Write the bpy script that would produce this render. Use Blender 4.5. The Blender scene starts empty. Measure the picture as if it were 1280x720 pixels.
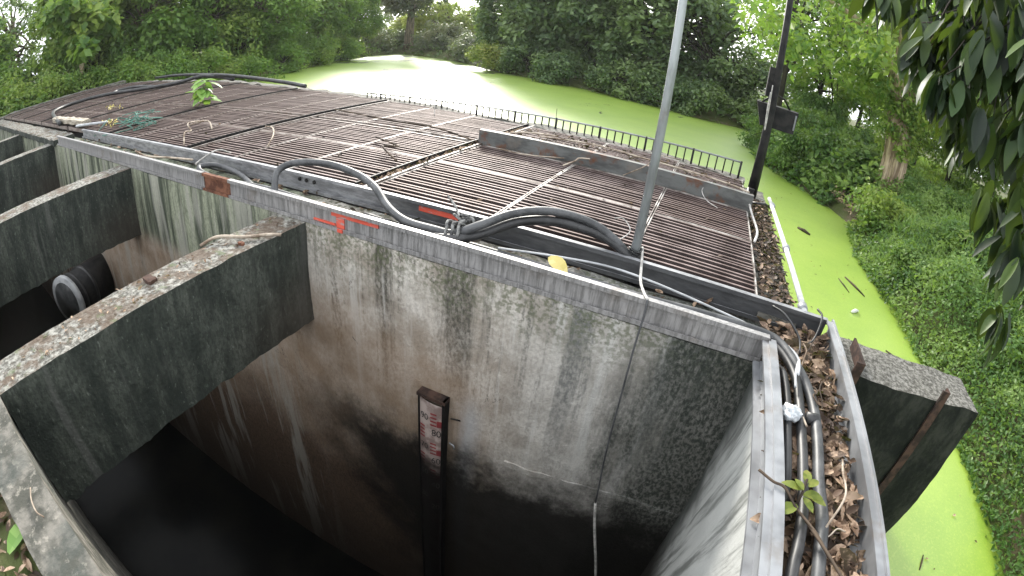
import bpy, math, random
import numpy as np
from mathutils import Vector, Matrix

S = 1.3                       # one drawing unit (camera height above the deck) in metres
rng = np.random.default_rng(11)
random.seed(11)
scene = bpy.context.scene
COL = scene.collection

# ------------------------------------------------------------------ camera
cam_d = bpy.data.cameras.new("camera")
cam = bpy.data.objects.new("camera", cam_d)
COL.objects.link(cam)
scene.camera = cam
R = ((0.91025, 0.39847, 0.11254), (-0.28504, 0.40591, 0.86833), (0.30032, -0.82247, 0.48306))
cam.matrix_world = Matrix(((R[0][0], R[1][0], R[2][0], 0), (R[0][1], R[1][1], R[2][1], 0),
                           (R[0][2], R[1][2], R[2][2], S), (0, 0, 0, 1)))
scene.render.engine = 'CYCLES'
cam_d.type = 'PANO'           # the wide security-camera lens
cam_d.panorama_type = 'FISHEYE_LENS_POLYNOMIAL'
cam_d.sensor_width = 36.0
cam_d.fisheye_fov = math.radians(190)
cam_d.fisheye_polynomial_k0 = 0.0
cam_d.fisheye_polynomial_k1 = -0.0573136
cam_d.fisheye_polynomial_k2 = 0.0
cam_d.fisheye_polynomial_k3 = -5.0984e-06
cam_d.fisheye_polynomial_k4 = 0.0
cam_d.clip_start = 0.02
cam_d.clip_end = 2000

# ------------------------------------------------------------------ light
SUN_AZ = math.atan2(-0.50, 0.866)      # angle from +Y towards +X
SUN_EL = math.radians(23)
world = bpy.data.worlds.new("World")
scene.world = world
world.use_nodes = True
wn = world.node_tree
for n in list(wn.nodes): wn.nodes.remove(n)
sky = wn.nodes.new('ShaderNodeTexSky')
sky.sky_type = 'NISHITA'
sky.sun_disc = False
sky.sun_elevation = SUN_EL
sky.sun_rotation = SUN_AZ
sky.air_density = 1.0
sky.dust_density = 4.0
hs = wn.nodes.new('ShaderNodeHueSaturation')
hs.inputs['Saturation'].default_value = 0.22
bg = wn.nodes.new('ShaderNodeBackground')
bg.inputs['Strength'].default_value = 0.14
wo = wn.nodes.new('ShaderNodeOutputWorld')
wn.links.new(sky.outputs[0], hs.inputs['Color'])
tc = wn.nodes.new('ShaderNodeTexCoord')
cn = wn.nodes.new('ShaderNodeTexNoise')
cn.inputs['Scale'].default_value = 2.2; cn.inputs['Detail'].default_value = 6
wn.links.new(tc.outputs['Generated'], cn.inputs['Vector'])
cr = wn.nodes.new('ShaderNodeMapRange')
for i, q in zip((1, 2, 3, 4), (0.30, 0.60, 0.35, 0.95)): cr.inputs[i].default_value = q
wn.links.new(cn.outputs['Fac'], cr.inputs[0])
cm = wn.nodes.new('ShaderNodeMix'); cm.data_type = 'RGBA'
wn.links.new(cr.outputs[0], cm.inputs[0]); wn.links.new(hs.outputs[0], cm.inputs[6])
cm.inputs[7].default_value = (8.6, 8.9, 9.3, 1)      # bright cloud cover
wn.links.new(cm.outputs[2], bg.inputs['Color'])
wn.links.new(bg.outputs[0], wo.inputs['Surface'])

sun_d = bpy.data.lights.new("sun", 'SUN')
sun = bpy.data.objects.new("sun", sun_d)
COL.objects.link(sun)
sun_d.energy = 3.0
sun_d.angle = math.radians(14)
sun_d.color = (1.0, 0.95, 0.86)
sd = Vector((math.sin(SUN_AZ) * math.cos(SUN_EL), math.cos(SUN_AZ) * math.cos(SUN_EL), math.sin(SUN_EL)))
sun.rotation_euler = sd.to_track_quat('Z', 'Y').to_euler()

scene.view_settings.view_transform = 'Standard'
scene.view_settings.look = 'None'
scene.view_settings.gamma = 1.0
scene.view_settings.exposure = 1.18
scene.cycles.use_denoising = True
scene.cycles.max_bounces = 8
scene.cycles.diffuse_bounces = 4
scene.cycles.transmission_bounces = 4
scene.cycles.sample_clamp_indirect = 6.0
scene.cycles.caustics_reflective = False
scene.cycles.caustics_refractive = False

# ------------------------------------------------------------------ node helpers
class NT:
    def __init__(s, name):
        s.m = bpy.data.materials.new(name); s.m.use_nodes = True
        s.t = s.m.node_tree
        for n in list(s.t.nodes): s.t.nodes.remove(n)
        s.out = s.t.nodes.new('ShaderNodeOutputMaterial')
        g = s.t.nodes.new('ShaderNodeNewGeometry')
        v = s.t.nodes.new('ShaderNodeVectorMath'); v.operation = 'SCALE'
        v.inputs['Scale'].default_value = 1.0 / S
        s.t.links.new(g.outputs['Position'], v.inputs[0])
        s.geo, s.pos = g, v.outputs[0]
        x = s.t.nodes.new('ShaderNodeSeparateXYZ'); s.t.links.new(s.pos, x.inputs[0])
        s.x, s.y, s.z = x.outputs
        nx = s.t.nodes.new('ShaderNodeSeparateXYZ'); s.t.links.new(g.outputs['Normal'], nx.inputs[0])
        s.nx, s.ny, s.nz = nx.outputs
    def put(s, sock, v):
        if isinstance(v, (int, float)): sock.default_value = v
        elif isinstance(v, tuple): sock.default_value = v + (1.0,) if len(v) == 3 and len(sock.default_value) == 4 else v
        else: s.t.links.new(v, sock)
    def noise(s, scale, stretch=(1, 1, 1), detail=5, rough=0.6, off=0.0, dist=0.0):
        mp = s.t.nodes.new('ShaderNodeMapping')
        s.t.links.new(s.pos, mp.inputs['Vector'])
        mp.inputs['Scale'].default_value = stretch
        mp.inputs['Location'].default_value = (off, off * 1.7, off * 0.6)
        n = s.t.nodes.new('ShaderNodeTexNoise')
        s.t.links.new(mp.outputs[0], n.inputs['Vector'])
        n.inputs['Scale'].default_value = scale; n.inputs['Detail'].default_value = detail
        n.inputs['Roughness'].default_value = rough; n.inputs['Distortion'].default_value = dist
        return n.outputs['Fac']
    def step(s, v, a, b, lo=0.0, hi=1.0):
        n = s.t.nodes.new('ShaderNodeMapRange'); n.interpolation_type = 'SMOOTHSTEP'
        s.put(n.inputs[0], v)
        for i, q in zip((1, 2, 3, 4), (a, b, lo, hi)): n.inputs[i].default_value = q
        return n.outputs[0]
    def math(s, op, a, b=0.0):
        n = s.t.nodes.new('ShaderNodeMath'); n.operation = op
        s.put(n.inputs[0], a); s.put(n.inputs[1], b)
        return n.outputs[0]
    def mix(s, f, a, b, blend='MIX'):
        n = s.t.nodes.new('ShaderNodeMix'); n.data_type = 'RGBA'; n.blend_type = blend
        s.put(n.inputs[0], f); s.put(n.inputs[6], a); s.put(n.inputs[7], b)
        return n.outputs[2]
    def attr(s, name):
        n = s.t.nodes.new('ShaderNodeAttribute'); n.attribute_name = name
        return n.outputs['Fac']
    def bump(s, h, strength=0.4, dist=0.01):
        n = s.t.nodes.new('ShaderNodeBump'); n.inputs['Strength'].default_value = strength
        n.inputs['Distance'].default_value = dist
        s.put(n.inputs['Height'], h); return n.outputs[0]
    def bsdf(s, color, rough=0.8, metal=0.0, spec=0.3, bump=None, **kw):
        n = s.t.nodes.new('ShaderNodeBsdfPrincipled')
        s.put(n.inputs['Base Color'], color); s.put(n.inputs['Roughness'], rough)
        s.put(n.inputs['Metallic'], metal); s.put(n.inputs['Specular IOR Level'], spec)
        for k, v in kw.items(): s.put(n.inputs[k], v)
        if bump is not None: s.t.links.new(bump, n.inputs['Normal'])
        s.t.links.new(n.outputs[0], s.out.inputs['Surface'])
        return n

M = {}
def mat_wall():
    n = NT('stained_concrete')
    fine = n.step(n.noise(48, (1, 1, .55), 5, 0.75, off=4), 0.40, 0.62)
    base = n.mix(n.step(n.noise(4, detail=7, off=3), 0.32, 0.66), (0.34, 0.30, 0.25), (0.66, 0.62, 0.56))
    base = n.mix(n.math('MULTIPLY', fine, 0.35), base, (0.20, 0.175, 0.15))
    fade = n.step(n.math('ADD', n.z, n.math('MULTIPLY', n.noise(5, (1, 1, .2), off=11), 0.9)), -1.1, 0.15)
    # run marks from the top edge: broad ones and thin speckled ones
    s1 = n.step(n.noise(4.2, (1, 1, 0.05), 5, 0.6), 0.50, 0.60)
    c = n.mix(n.math('MULTIPLY', s1, n.math('MULTIPLY', fade, n.math('ADD', n.math('MULTIPLY', fine, .45), .5))), base, (0.060, 0.058, 0.047))
    s2 = n.step(n.noise(15, (1, 1, 0.045), 4, 0.6, off=5), 0.52, 0.64)
    c = n.mix(n.math('MULTIPLY', s2, n.math('MULTIPLY', fade, n.math('ADD', n.math('MULTIPLY', fine, .6), .15))), c, (0.050, 0.048, 0.036))
    pale = n.step(n.noise(8, (1, 1, 0.05), 4, 0.6, off=9), 0.55, 0.66)
    c = n.mix(n.math('MULTIPLY', pale, n.step(n.z, -1.7, -0.9, 0.0, 0.7)), c, (0.66, 0.64, 0.60))
    # brown rusty water on the left, greyer to the right
    zz = n.math('ADD', n.z, n.math('MULTIPLY', n.noise(1.8, detail=7, off=5), 0.9))
    br = n.math('MULTIPLY', n.step(zz, 0.15, -0.55), n.step(n.x, -0.45, -1.1))
    c = n.mix(n.math('MULTIPLY', br, 0.58), c, (0.27, 0.165, 0.09))
    c = n.mix(n.math('MULTIPLY', n.step(zz, -0.75, -2.0), n.step(n.x, -0.8, -1.5)), c, n.mix(fine, (0.105, 0.068, 0.045), (0.055, 0.038, 0.027)))
    gry = n.step(n.math('ADD', n.x, n.math('MULTIPLY', n.noise(2), .5)), -0.75, 0.1)
    c = n.mix(n.math('MULTIPLY', gry, 0.38), c, (0.30, 0.315, 0.315))
    bl = n.step(n.math('ABSOLUTE', n.math('ADD', n.x, n.math('ADD', 0.78, n.math('MULTIPLY', n.noise(3, (1, 1, .3)), .2)))), 0.10, 0.0)
    c = n.mix(n.math('MULTIPLY', bl, n.math('MULTIPLY', n.step(n.z, -0.85, -1.15), 0.55)), c, (0.50, 0.53, 0.56))
    top = n.math('MULTIPLY', n.step(n.math('ADD', n.z, n.math('MULTIPLY', n.noise(3.5, (1, 1, .5), off=2), 0.7)), -0.15, 0.2), n.step(n.noise(42, detail=6, off=7), 0.42, 0.6))
    c = n.mix(n.math('MULTIPLY', top, 0.7), c, (0.085, 0.10, 0.05))
    # dark algae to the right
    al = n.step(n.math('ADD', n.x, n.math('MULTIPLY', n.noise(3.0, (1, 1, .22), 7, 0.7, off=1), 1.3)), 0.36, 0.84)
    dm = n.step(n.noise(52, (1, 1, .6), 5, 0.7, off=4), 0.38, 0.60)
    al2 = n.math('MULTIPLY', al, n.math('ADD', n.math('MULTIPLY', dm, 0.30), 0.68))
    c = n.mix(al2, c, (0.026, 0.032, 0.026))
    # left bays: green-white run marks
    lf = n.step(n.x, -2.1, -2.6)
    gs = n.mix(n.step(n.noise(9, (1, 1, 0.06), 6, 0.7, off=6), 0.42, 0.6), (0.31, 0.33, 0.24), (0.05, 0.06, 0.045))
    gs = n.mix(n.math('MULTIPLY', fine, .5), gs, (0.08, 0.09, 0.06))
    c = n.mix(n.math('MULTIPLY', lf, n.step(n.z, -0.95, -0.7)), c, gs)
    c = n.mix(n.math('MULTIPLY', lf, n.step(n.noise(6, (1, 1, .1), off=4), .5, .6, 0, .55)), c, (0.36, 0.35, 0.31))
    # black growth below the flood line, with the pit's shade painted in
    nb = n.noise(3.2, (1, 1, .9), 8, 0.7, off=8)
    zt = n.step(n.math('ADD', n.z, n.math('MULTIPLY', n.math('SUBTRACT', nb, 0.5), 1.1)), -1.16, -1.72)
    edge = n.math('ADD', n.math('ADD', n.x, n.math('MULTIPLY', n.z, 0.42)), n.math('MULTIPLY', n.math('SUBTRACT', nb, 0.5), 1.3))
    wet_shade = n.math('MULTIPLY', zt, n.step(edge, -3.15, -2.35))
    c = n.mix(n.math('MULTIPLY', wet_shade, 0.97), c, (0.0075, 0.0068, 0.0055))
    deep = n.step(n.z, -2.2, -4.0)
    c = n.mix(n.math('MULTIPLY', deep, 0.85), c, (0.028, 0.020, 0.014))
    cr = n.step(n.math('ABSOLUTE', n.math('SUBTRACT', n.noise(1.7, (1, 1, .7), 7, 0.6, off=12, dist=1.2), 0.5)), 0.0, 0.004, 1, 0)
    c = n.mix(n.math('MULTIPLY', cr, n.step(n.noise(2.5, off=20), .5, .6, 0, .7)), c, (0.03, 0.028, 0.025))
    h = n.math('ADD', n.noise(50, detail=7, off=3, rough=.7), n.math('MULTIPLY', n.noise(9, (1, 1, .3)), 1.0))
    n.bsdf(c, 0.85, spec=0.2, bump=n.bump(h, 0.8, 0.014))
    return n.m
def mat_side():
    # the sheltered right-hand wall: pale concrete, slanting run marks
    n = NT('pale_concrete')
    c = n.mix(n.noise(6, (1, .5, .5)), (0.36, 0.37, 0.35), (0.58, 0.585, 0.56))
    mp = n.math('ADD', n.y, n.math('MULTIPLY', n.z, 0.25))
    cx = n.t.nodes.new('ShaderNodeCombineXYZ'); n.put(cx.inputs[0], n.math('MULTIPLY', mp, 6.0)); n.put(cx.inputs[1], n.math('MULTIPLY', n.z, 0.6))
    ns = n.t.nodes.new('ShaderNodeTexNoise'); n.t.links.new(cx.outputs[0], ns.inputs['Vector']); ns.inputs['Scale'].default_value = 1.6; ns.inputs['Detail'].default_value = 6; ns.inputs['Roughness'].default_value = 0.65
    c = n.mix(n.math('MULTIPLY', n.step(ns.outputs[0], 0.46, 0.64), 0.8), c, (0.10, 0.105, 0.095))
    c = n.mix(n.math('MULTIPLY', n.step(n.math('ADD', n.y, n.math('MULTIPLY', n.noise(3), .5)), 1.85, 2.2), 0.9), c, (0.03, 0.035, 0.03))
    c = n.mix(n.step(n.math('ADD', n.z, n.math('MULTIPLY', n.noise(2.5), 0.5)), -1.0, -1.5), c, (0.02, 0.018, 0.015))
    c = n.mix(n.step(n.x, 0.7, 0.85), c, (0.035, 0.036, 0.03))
    n.bsdf(c, 0.8, bump=n.bump(n.noise(30), 0.4, 0.01))
    return n.m
def mat_beam():
    n = NT('algae_concrete')
    sc = n.step(n.noise(7, (1, 1, .25), 7, 0.75), 0.38, 0.7)
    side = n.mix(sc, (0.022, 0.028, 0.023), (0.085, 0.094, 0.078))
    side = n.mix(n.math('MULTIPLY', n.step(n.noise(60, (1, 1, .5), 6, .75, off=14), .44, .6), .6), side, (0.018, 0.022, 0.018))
    sp = n.step(n.noise(46, (1, 1, .5), 5, 0.7, off=4), 0.59, 0.72)
    side = n.mix(n.math('MULTIPLY', sp, 0.55), side, (0.20, 0.22, 0.19))
    dr = n.step(n.noise(9, (1, 1, .05), 4, off=7), 0.58, 0.7)
    side = n.mix(n.math('MULTIPLY', dr, 0.4), side, (0.13, 0.13, 0.12))
    brn = n.math('MULTIPLY', n.step(n.y, 1.1, 1.9), n.step(n.z, -0.3, -0.75))
    side = n.mix(n.math('MULTIPLY', brn, 0.5), side, (0.06, 0.045, 0.035))
    tp = n.mix(n.step(n.noise(34, detail=7, rough=0.75), 0.40, 0.62), (0.07, 0.066, 0.056), (0.30, 0.295, 0.265))
    tp = n.mix(n.math('MULTIPLY', n.step(n.noise(7, detail=6, off=2), 0.46, 0.60), 0.75), tp, (0.085, 0.055, 0.035))
    tp = n.mix(n.math('MULTIPLY', n.step(n.noise(12, detail=6, off=8), 0.56, 0.68), 0.6), tp, (0.10, 0.13, 0.06))
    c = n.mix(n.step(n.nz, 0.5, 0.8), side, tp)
    n.bsdf(c, 0.88, bump=n.bump(n.math('ADD', n.noise(38, detail=7), n.noise(12)), 0.75, 0.018))
    return n.m
def mat_wing():
    n = NT('shaded_algae_concrete')
    side = n.mix(n.step(n.noise(8, (1, 1, .5), 7, .75), .4, .65), (0.010, 0.012, 0.010), (0.036, 0.038, 0.032))  # shade of the faces turned from the sun, painted as near-black sides
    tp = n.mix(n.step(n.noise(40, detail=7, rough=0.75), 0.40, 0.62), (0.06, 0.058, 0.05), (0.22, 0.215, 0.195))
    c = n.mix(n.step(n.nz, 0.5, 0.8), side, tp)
    n.bsdf(c, 0.9, spec=0.15, bump=n.bump(n.noise(38, detail=7), 0.7, 0.015)); return n.m
def mat_coping():
    n = NT('mossy_coping')
    c = n.mix(n.step(n.noise(9, detail=7), 0.4, 0.62), (0.055, 0.055, 0.045), (0.16, 0.15, 0.13))
    c = n.mix(n.math('MULTIPLY', n.step(n.noise(30, detail=6, off=3), 0.56, 0.68), 0.6), c, (0.28, 0.26, 0.22))
    c = n.mix(n.math('MULTIPLY', n.step(n.noise(3, off=4), 0.5, 0.62), 0.5), c, (0.05, 0.06, 0.055))
    n.bsdf(c, 0.85, bump=n.bump(n.noise(40, detail=7), 0.7, 0.012))
    return n.m
def mat_steel(name, col, rough=0.45, metal=0.75, scratch=(30, 30, 1.5), rust=0.0, dark=(0.16, 0.16, 0.16)):
    n = NT(name)
    f = n.noise(1.0, scratch, 4, 0.7)
    c = n.mix(n.step(f, 0.36, 0.62), dark, col)
    c = n.mix(n.math('MULTIPLY', n.step(n.noise(5, detail=6, off=3), 0.55, 0.7), 0.5), c, (0.20, 0.17, 0.14))
    if rust: c = n.mix(n.math('MULTIPLY', n.step(n.noise(7, detail=7, off=1), 0.6 - rust * 0.3, 0.75 - rust * 0.3), 0.9), c, (0.14, 0.055, 0.025))
    n.bsdf(c, n.step(f, 0.3, 0.7, rough - .08, rough + .15), metal, 0.5, bump=n.bump(n.noise(60), 0.12, 0.004))
    return n.m
def mat_noise(name, a, b, scale=8, rough=0.7, metal=0.0, spec=0.3, lo=0.4, hi=0.6, bump=0.3, stretch=(1, 1, 1)):
    n = NT(name)
    c = n.mix(n.step(n.noise(scale, stretch, 6, 0.65), lo, hi), a, b)
    n.bsdf(c, rough, metal, spec, bump=n.bump(n.noise(scale * 3), bump, 0.006))
    return n.m
def mat_leaf(name, a, b, c3=None, trans=0.35, rough=0.45, scale=0.35):
    n = NT(name)
    t = n.attr('tint')
    col = n.mix(t, a, b)
    if c3: col = n.mix(n.step(n.math('ADD', n.math('MULTIPLY', n.noise(scale, detail=3), 1.2), n.math('MULTIPLY', t, 0.3)), 0.68, 0.95), col, c3)
    p = n.t.nodes.new('ShaderNodeBsdfPrincipled')
    n.put(p.inputs['Base Color'], col); p.inputs['Roughness'].default_value = rough; p.inputs['Specular IOR Level'].default_value = 0.35
    tr = n.t.nodes.new('ShaderNodeBsdfTranslucent')
    n.put(tr.inputs['Color'], n.mix(0.5, col, (0.28, 0.42, 0.04)))
    mx = n.t.nodes.new('ShaderNodeMixShader'); mx.inputs[0].default_value = trans
    n.t.links.new(p.outputs[0], mx.inputs[1]); n.t.links.new(tr.outputs[0], mx.inputs[2])
    n.t.links.new(mx.outputs[0], n.out.inputs['Surface'])
    return n.m
def mat_weed():
    n = NT('duckweed')
    c = n.mix(n.step(n.noise(0.8, detail=8, rough=0.75), .3, .7), (0.190, 0.315, 0.020), (0.255, 0.375, 0.036))
    c = n.mix(n.math('MULTIPLY', n.step(n.noise(1.1, detail=9, rough=0.8, off=5), 0.50, 0.68), 0.5), c, (0.150, 0.265, 0.022))
    c = n.mix(n.math('MULTIPLY', n.step(n.noise(55, detail=4, off=2), 0.50, 0.66), 0.5), c, (0.34, 0.44, 0.06))
    c = n.mix(n.math('MULTIPLY', n.step(n.noise(90, detail=3, off=7), 0.56, 0.7), 0.6), c, (0.11, 0.19, 0.015))
    c = n.mix(n.math('MULTIPLY', n.step(n.noise(9, detail=7, rough=0.75, off=9), 0.68, 0.72), 0.75), c, (0.085, 0.10, 0.035))
    # drifted skeins of old weed and open water
    op = n.step(n.math('ADD', n.noise(0.5, (1, .45, 1), detail=9, rough=0.72, off=3), n.step(n.y, 14, 34, 0, 0.12)), 0.655, 0.675)
    c = n.mix(op, c, (0.03, 0.035, 0.02))
    r = n.math('SUBTRACT', 0.5, n.math('MULTIPLY', op, 0.35))
    n.bsdf(c, r, spec=0.5, bump=n.bump(n.math('ADD', n.noise(60, detail=4), n.noise(7, detail=5)), 0.12, 0.008), **{'Coat Weight': 1.0, 'Coat Roughness': 0.47, 'Coat IOR': 1.65})
    return n.m
def mat_ground():
    n = NT('bank_soil')
    c = n.mix(n.noise(0.9, detail=7), (0.045, 0.05, 0.018), (0.085, 0.11, 0.03))
    c = n.mix(n.step(n.noise(2.2, detail=7, off=4), 0.5, 0.66), c, (0.11, 0.085, 0.055))
    n.bsdf(c, 0.95, bump=n.bump(n.noise(14, detail=6), 0.8, 0.05))
    return n.m
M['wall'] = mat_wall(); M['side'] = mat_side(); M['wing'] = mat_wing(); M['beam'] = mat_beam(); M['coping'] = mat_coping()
M['galv'] = mat_steel('galvanised_steel', (0.34, 0.35, 0.365), 0.45, 0.55, (3, 3, 3), dark=(0.22, 0.225, 0.235))
M['galv_x'] = mat_steel('galvanised_channel_steel', (0.40, 0.39, 0.385), 0.45, 0.55, (60, 60, 5), dark=(0.25, 0.245, 0.24))
M['polesteel'] = mat_steel('pole_steel', (0.42, 0.45, 0.46), 0.5, 0.4, (10, 10, 2), dark=(0.26, 0.28, 0.28))
def mat_rear():
    n = NT('weathered_shaded_channel_steel')
    f = n.noise(1.0, (8, 8, 30), 5, 0.7)
    c = n.mix(n.step(f, .36, .62), (0.19, 0.192, 0.20), (0.34, 0.345, 0.355))
    d = n.math('MULTIPLY', n.step(n.math('ADD', n.x, n.math('MULTIPLY', n.noise(4), .5)), -1.9, -1.0), n.step(n.nz, .8, .3))  # mask for shade painted on the upright faces of the right half
    c = n.mix(n.math('MULTIPLY', d, .85), c, n.mix(f, (0.03, 0.031, 0.033), (0.075, 0.077, 0.08)))
    n.bsdf(c, 0.5, 0.35, 0.4); return n.m
M['darksteel'] = mat_rear()
def mat_edge():
    n = NT('worn_lit_steel_edge')
    c = n.mix(n.step(n.noise(7, detail=7), 0.40, 0.60), (0.13, 0.105, 0.09), (0.46, 0.43, 0.40))  # worn steel, brightened so the edges look lit
    c = n.mix(n.step(n.x, -1.8, -5.5, 0, 0.7), c, (0.15, 0.11, 0.09))
    n.bsdf(c, 0.55, 0.25, 0.4); return n.m
M['bright'] = mat_edge()
def mat_bar():
    n = NT('rusty_grating_steel')
    c = n.mix(n.step(n.noise(5, detail=7), 0.36, 0.62), (0.105, 0.072, 0.064), (0.255, 0.195, 0.182))
    c = n.mix(n.math('MULTIPLY', n.step(n.noise(1.3, detail=7, off=4), 0.45, 0.62), 0.7), c, (0.135, 0.088, 0.072))
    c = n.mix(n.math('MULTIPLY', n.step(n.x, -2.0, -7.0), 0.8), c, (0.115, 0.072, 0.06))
    c = n.mix(n.step(n.nz, 0.5, 0.8), n.mix(0.75, c, (0.022, 0.016, 0.015)), c)  # bar sides painted near-black so the gaps read as shaded
    n.bsdf(c, 0.65, 0.25, 0.4); return n.m
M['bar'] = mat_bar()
M['upstand'] = mat_steel('dark_plate_steel', (0.15, 0.155, 0.15), 0.55, 0.4, (3, 3, 8), 0.25, dark=(0.07, 0.072, 0.07))
M['rust'] = mat_noise('rust', (0.085, 0.034, 0.02), (0.19, 0.085, 0.05), 14, 0.9)
M['darkrust'] = mat_noise('dark_rust', (0.025, 0.016, 0.013), (0.07, 0.04, 0.03), 14, 0.9)
def mat_red():
    n = NT('red_paint')
    c = n.mix(n.noise(9, detail=6), (0.50, 0.05, 0.03), (0.68, 0.14, 0.09))
    c = n.mix(n.step(n.noise(24, (.4, 1, 1.6), 6, .7, off=3), 0.52, 0.66), c, (0.30, 0.27, 0.265))
    n.bsdf(c, 0.65); return n.m
M['red'] = mat_red()
M['rubber'] = mat_noise('black_rubber', (0.012, 0.0125, 0.013), (0.036, 0.036, 0.037), 6, 0.45, spec=0.45, bump=0.05)
M['greycable'] = mat_noise('grey_rubber', (0.030, 0.032, 0.034), (0.075, 0.077, 0.08), 7, 0.48, spec=0.5, bump=0.08)
M['cord'] = mat_noise('pale_cord', (0.30, 0.29, 0.27), (0.55, 0.53, 0.50), 20, 0.7)
M['rope'] = mat_noise('dirty_rope', (0.06, 0.06, 0.06), (0.22, 0.22, 0.21), 30, 0.8)
M['black'] = mat_noise('black_paint', (0.008, 0.008, 0.009), (0.022, 0.021, 0.020), 9, 0.6, spec=0.2)
M['white'] = mat_noise('chalky_white_paint', (0.52, 0.52, 0.51), (0.74, 0.74, 0.73), 12, 0.6)
M['sump'] = mat_noise('sump_dark', (0.003, 0.0026, 0.0024), (0.008, 0.0065, 0.0055), 3, 0.9)
M['wood'] = mat_noise('grey_driftwood', (0.20, 0.17, 0.13), (0.42, 0.38, 0.31), 9, 0.85, stretch=(.4, 3, 3))
M['twig'] = mat_noise('dry_twig', (0.14, 0.10, 0.07), (0.42, 0.36, 0.29), 5, 0.85)
M['darktwig'] = mat_noise('dark_twig', (0.03, 0.022, 0.016), (0.09, 0.065, 0.045), 5, 0.85)
M['bark'] = mat_noise('grey_bark', (0.055, 0.042, 0.03), (0.20, 0.16, 0.115), 5, 0.9, bump=0.9, stretch=(2.2, 2.2, .3))
M['palebark'] = mat_noise('pale_bark', (0.16, 0.115, 0.075), (0.44, 0.35, 0.25), 4.5, 0.9, bump=1.0, stretch=(2.5, 2.5, .25))
M['darkbark'] = mat_noise('dark_bark', (0.018, 0.015, 0.012), (0.05, 0.042, 0.034), 5, 0.9, bump=0.8, stretch=(2, 2, .3))
M['pit_water'] = mat_noise('dark_pit_water', (0.003, 0.0032, 0.003), (0.006, 0.006, 0.005), 2, 0.2, spec=0.05, bump=0.02)
M['weed'] = mat_weed(); M['ground'] = mat_ground()
M['litter'] = mat_leaf('dead_leaf', (0.030, 0.018, 0.012), (0.20, 0.12, 0.075), (0.42, 0.30, 0.21), 0.08, 0.65, 26)
M['darklitter'] = mat_leaf('rotted_leaf', (0.022, 0.014, 0.010), (0.10, 0.062, 0.04), (0.19, 0.13, 0.09), 0.05, 0.7, 20)
M['deep'] = mat_leaf('deep_green_leaf', (0.025, 0.060, 0.026), (0.165, 0.240, 0.115), (0.20, 0.27, 0.11), 0.40, 0.38)
M['mid'] = mat_leaf('mid_green_leaf', (0.065, 0.15, 0.032), (0.20, 0.32, 0.075), (0.28, 0.36, 0.08), 0.5)
M['lush'] = mat_leaf('lush_vine_leaf', (0.035, 0.095, 0.024), (0.155, 0.275, 0.075), (0.24, 0.35, 0.10), 0.45, scale=1.3)
M['yellow'] = mat_leaf('yellow_green_leaf', (0.15, 0.20, 0.04), (0.28, 0.32, 0.075), (0.34, 0.33, 0.09), 0.45)
M['dusty'] = mat_leaf('dusty_leaf', (0.08, 0.10, 0.07), (0.19, 0.21, 0.15), (0.22, 0.20, 0.13), 0.3)
M['big'] = mat_leaf('drooping_leaf', (0.005, 0.014, 0.007), (0.040, 0.085, 0.022), (0.06, 0.10, 0.02), 0.16, 0.5, 3.0)
M['sapling'] = mat_leaf('sapling_leaf', (0.16, 0.32, 0.06), (0.30, 0.48, 0.12), None, 0.35)
M['yleaf'] = mat_leaf('yellow_fallen_leaf', (0.50, 0.42, 0.12), (0.62, 0.52, 0.22), None, 0.15)
M['net'] = mat_noise('green_netting', (0.05, 0.13, 0.10), (0.10, 0.24, 0.19), 12, 0.7)
def mat_gauge_shade(name, a, b):
    n = NT(name)
    c = n.mix(n.step(n.noise(9), 0.4, 0.6), a, b)
    g = n.step(n.math('ADD', n.z, n.math('MULTIPLY', n.noise(7, detail=6), 0.45)), -1.10, -1.50)  # pit darkness painted in: colour fades to near-black downwards
    c = n.mix(n.math('MULTIPLY', g, 0.99), c, (0.005, 0.0045, 0.004))
    n.bsdf(c, 0.6); return n.m
M['gaugeplate'] = mat_gauge_shade('gauge_enamel', (0.27, 0.20, 0.18), (0.52, 0.43, 0.39))
M['gaugered'] = mat_gauge_shade('gauge_red', (0.22, 0.035, 0.04), (0.34, 0.06, 0.06))
M['gaugeblack'] = mat_noise('gauge_black', (0.02, 0.02, 0.02), (0.05, 0.045, 0.04), 12, 0.6)
M['pvc'] = mat_noise('grey_pvc', (0.30, 0.31, 0.32), (0.46, 0.47, 0.48), 6, 0.6)
M['plastic'] = mat_noise('crumpled_plastic', (0.35, 0.38, 0.40), (0.75, 0.78, 0.80), 24, 0.3, spec=0.6, bump=0.8)
M['render'] = mat_noise('pale_render', (0.60, 0.58, 0.54), (0.78, 0.76, 0.72), 2, 0.85)

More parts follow.
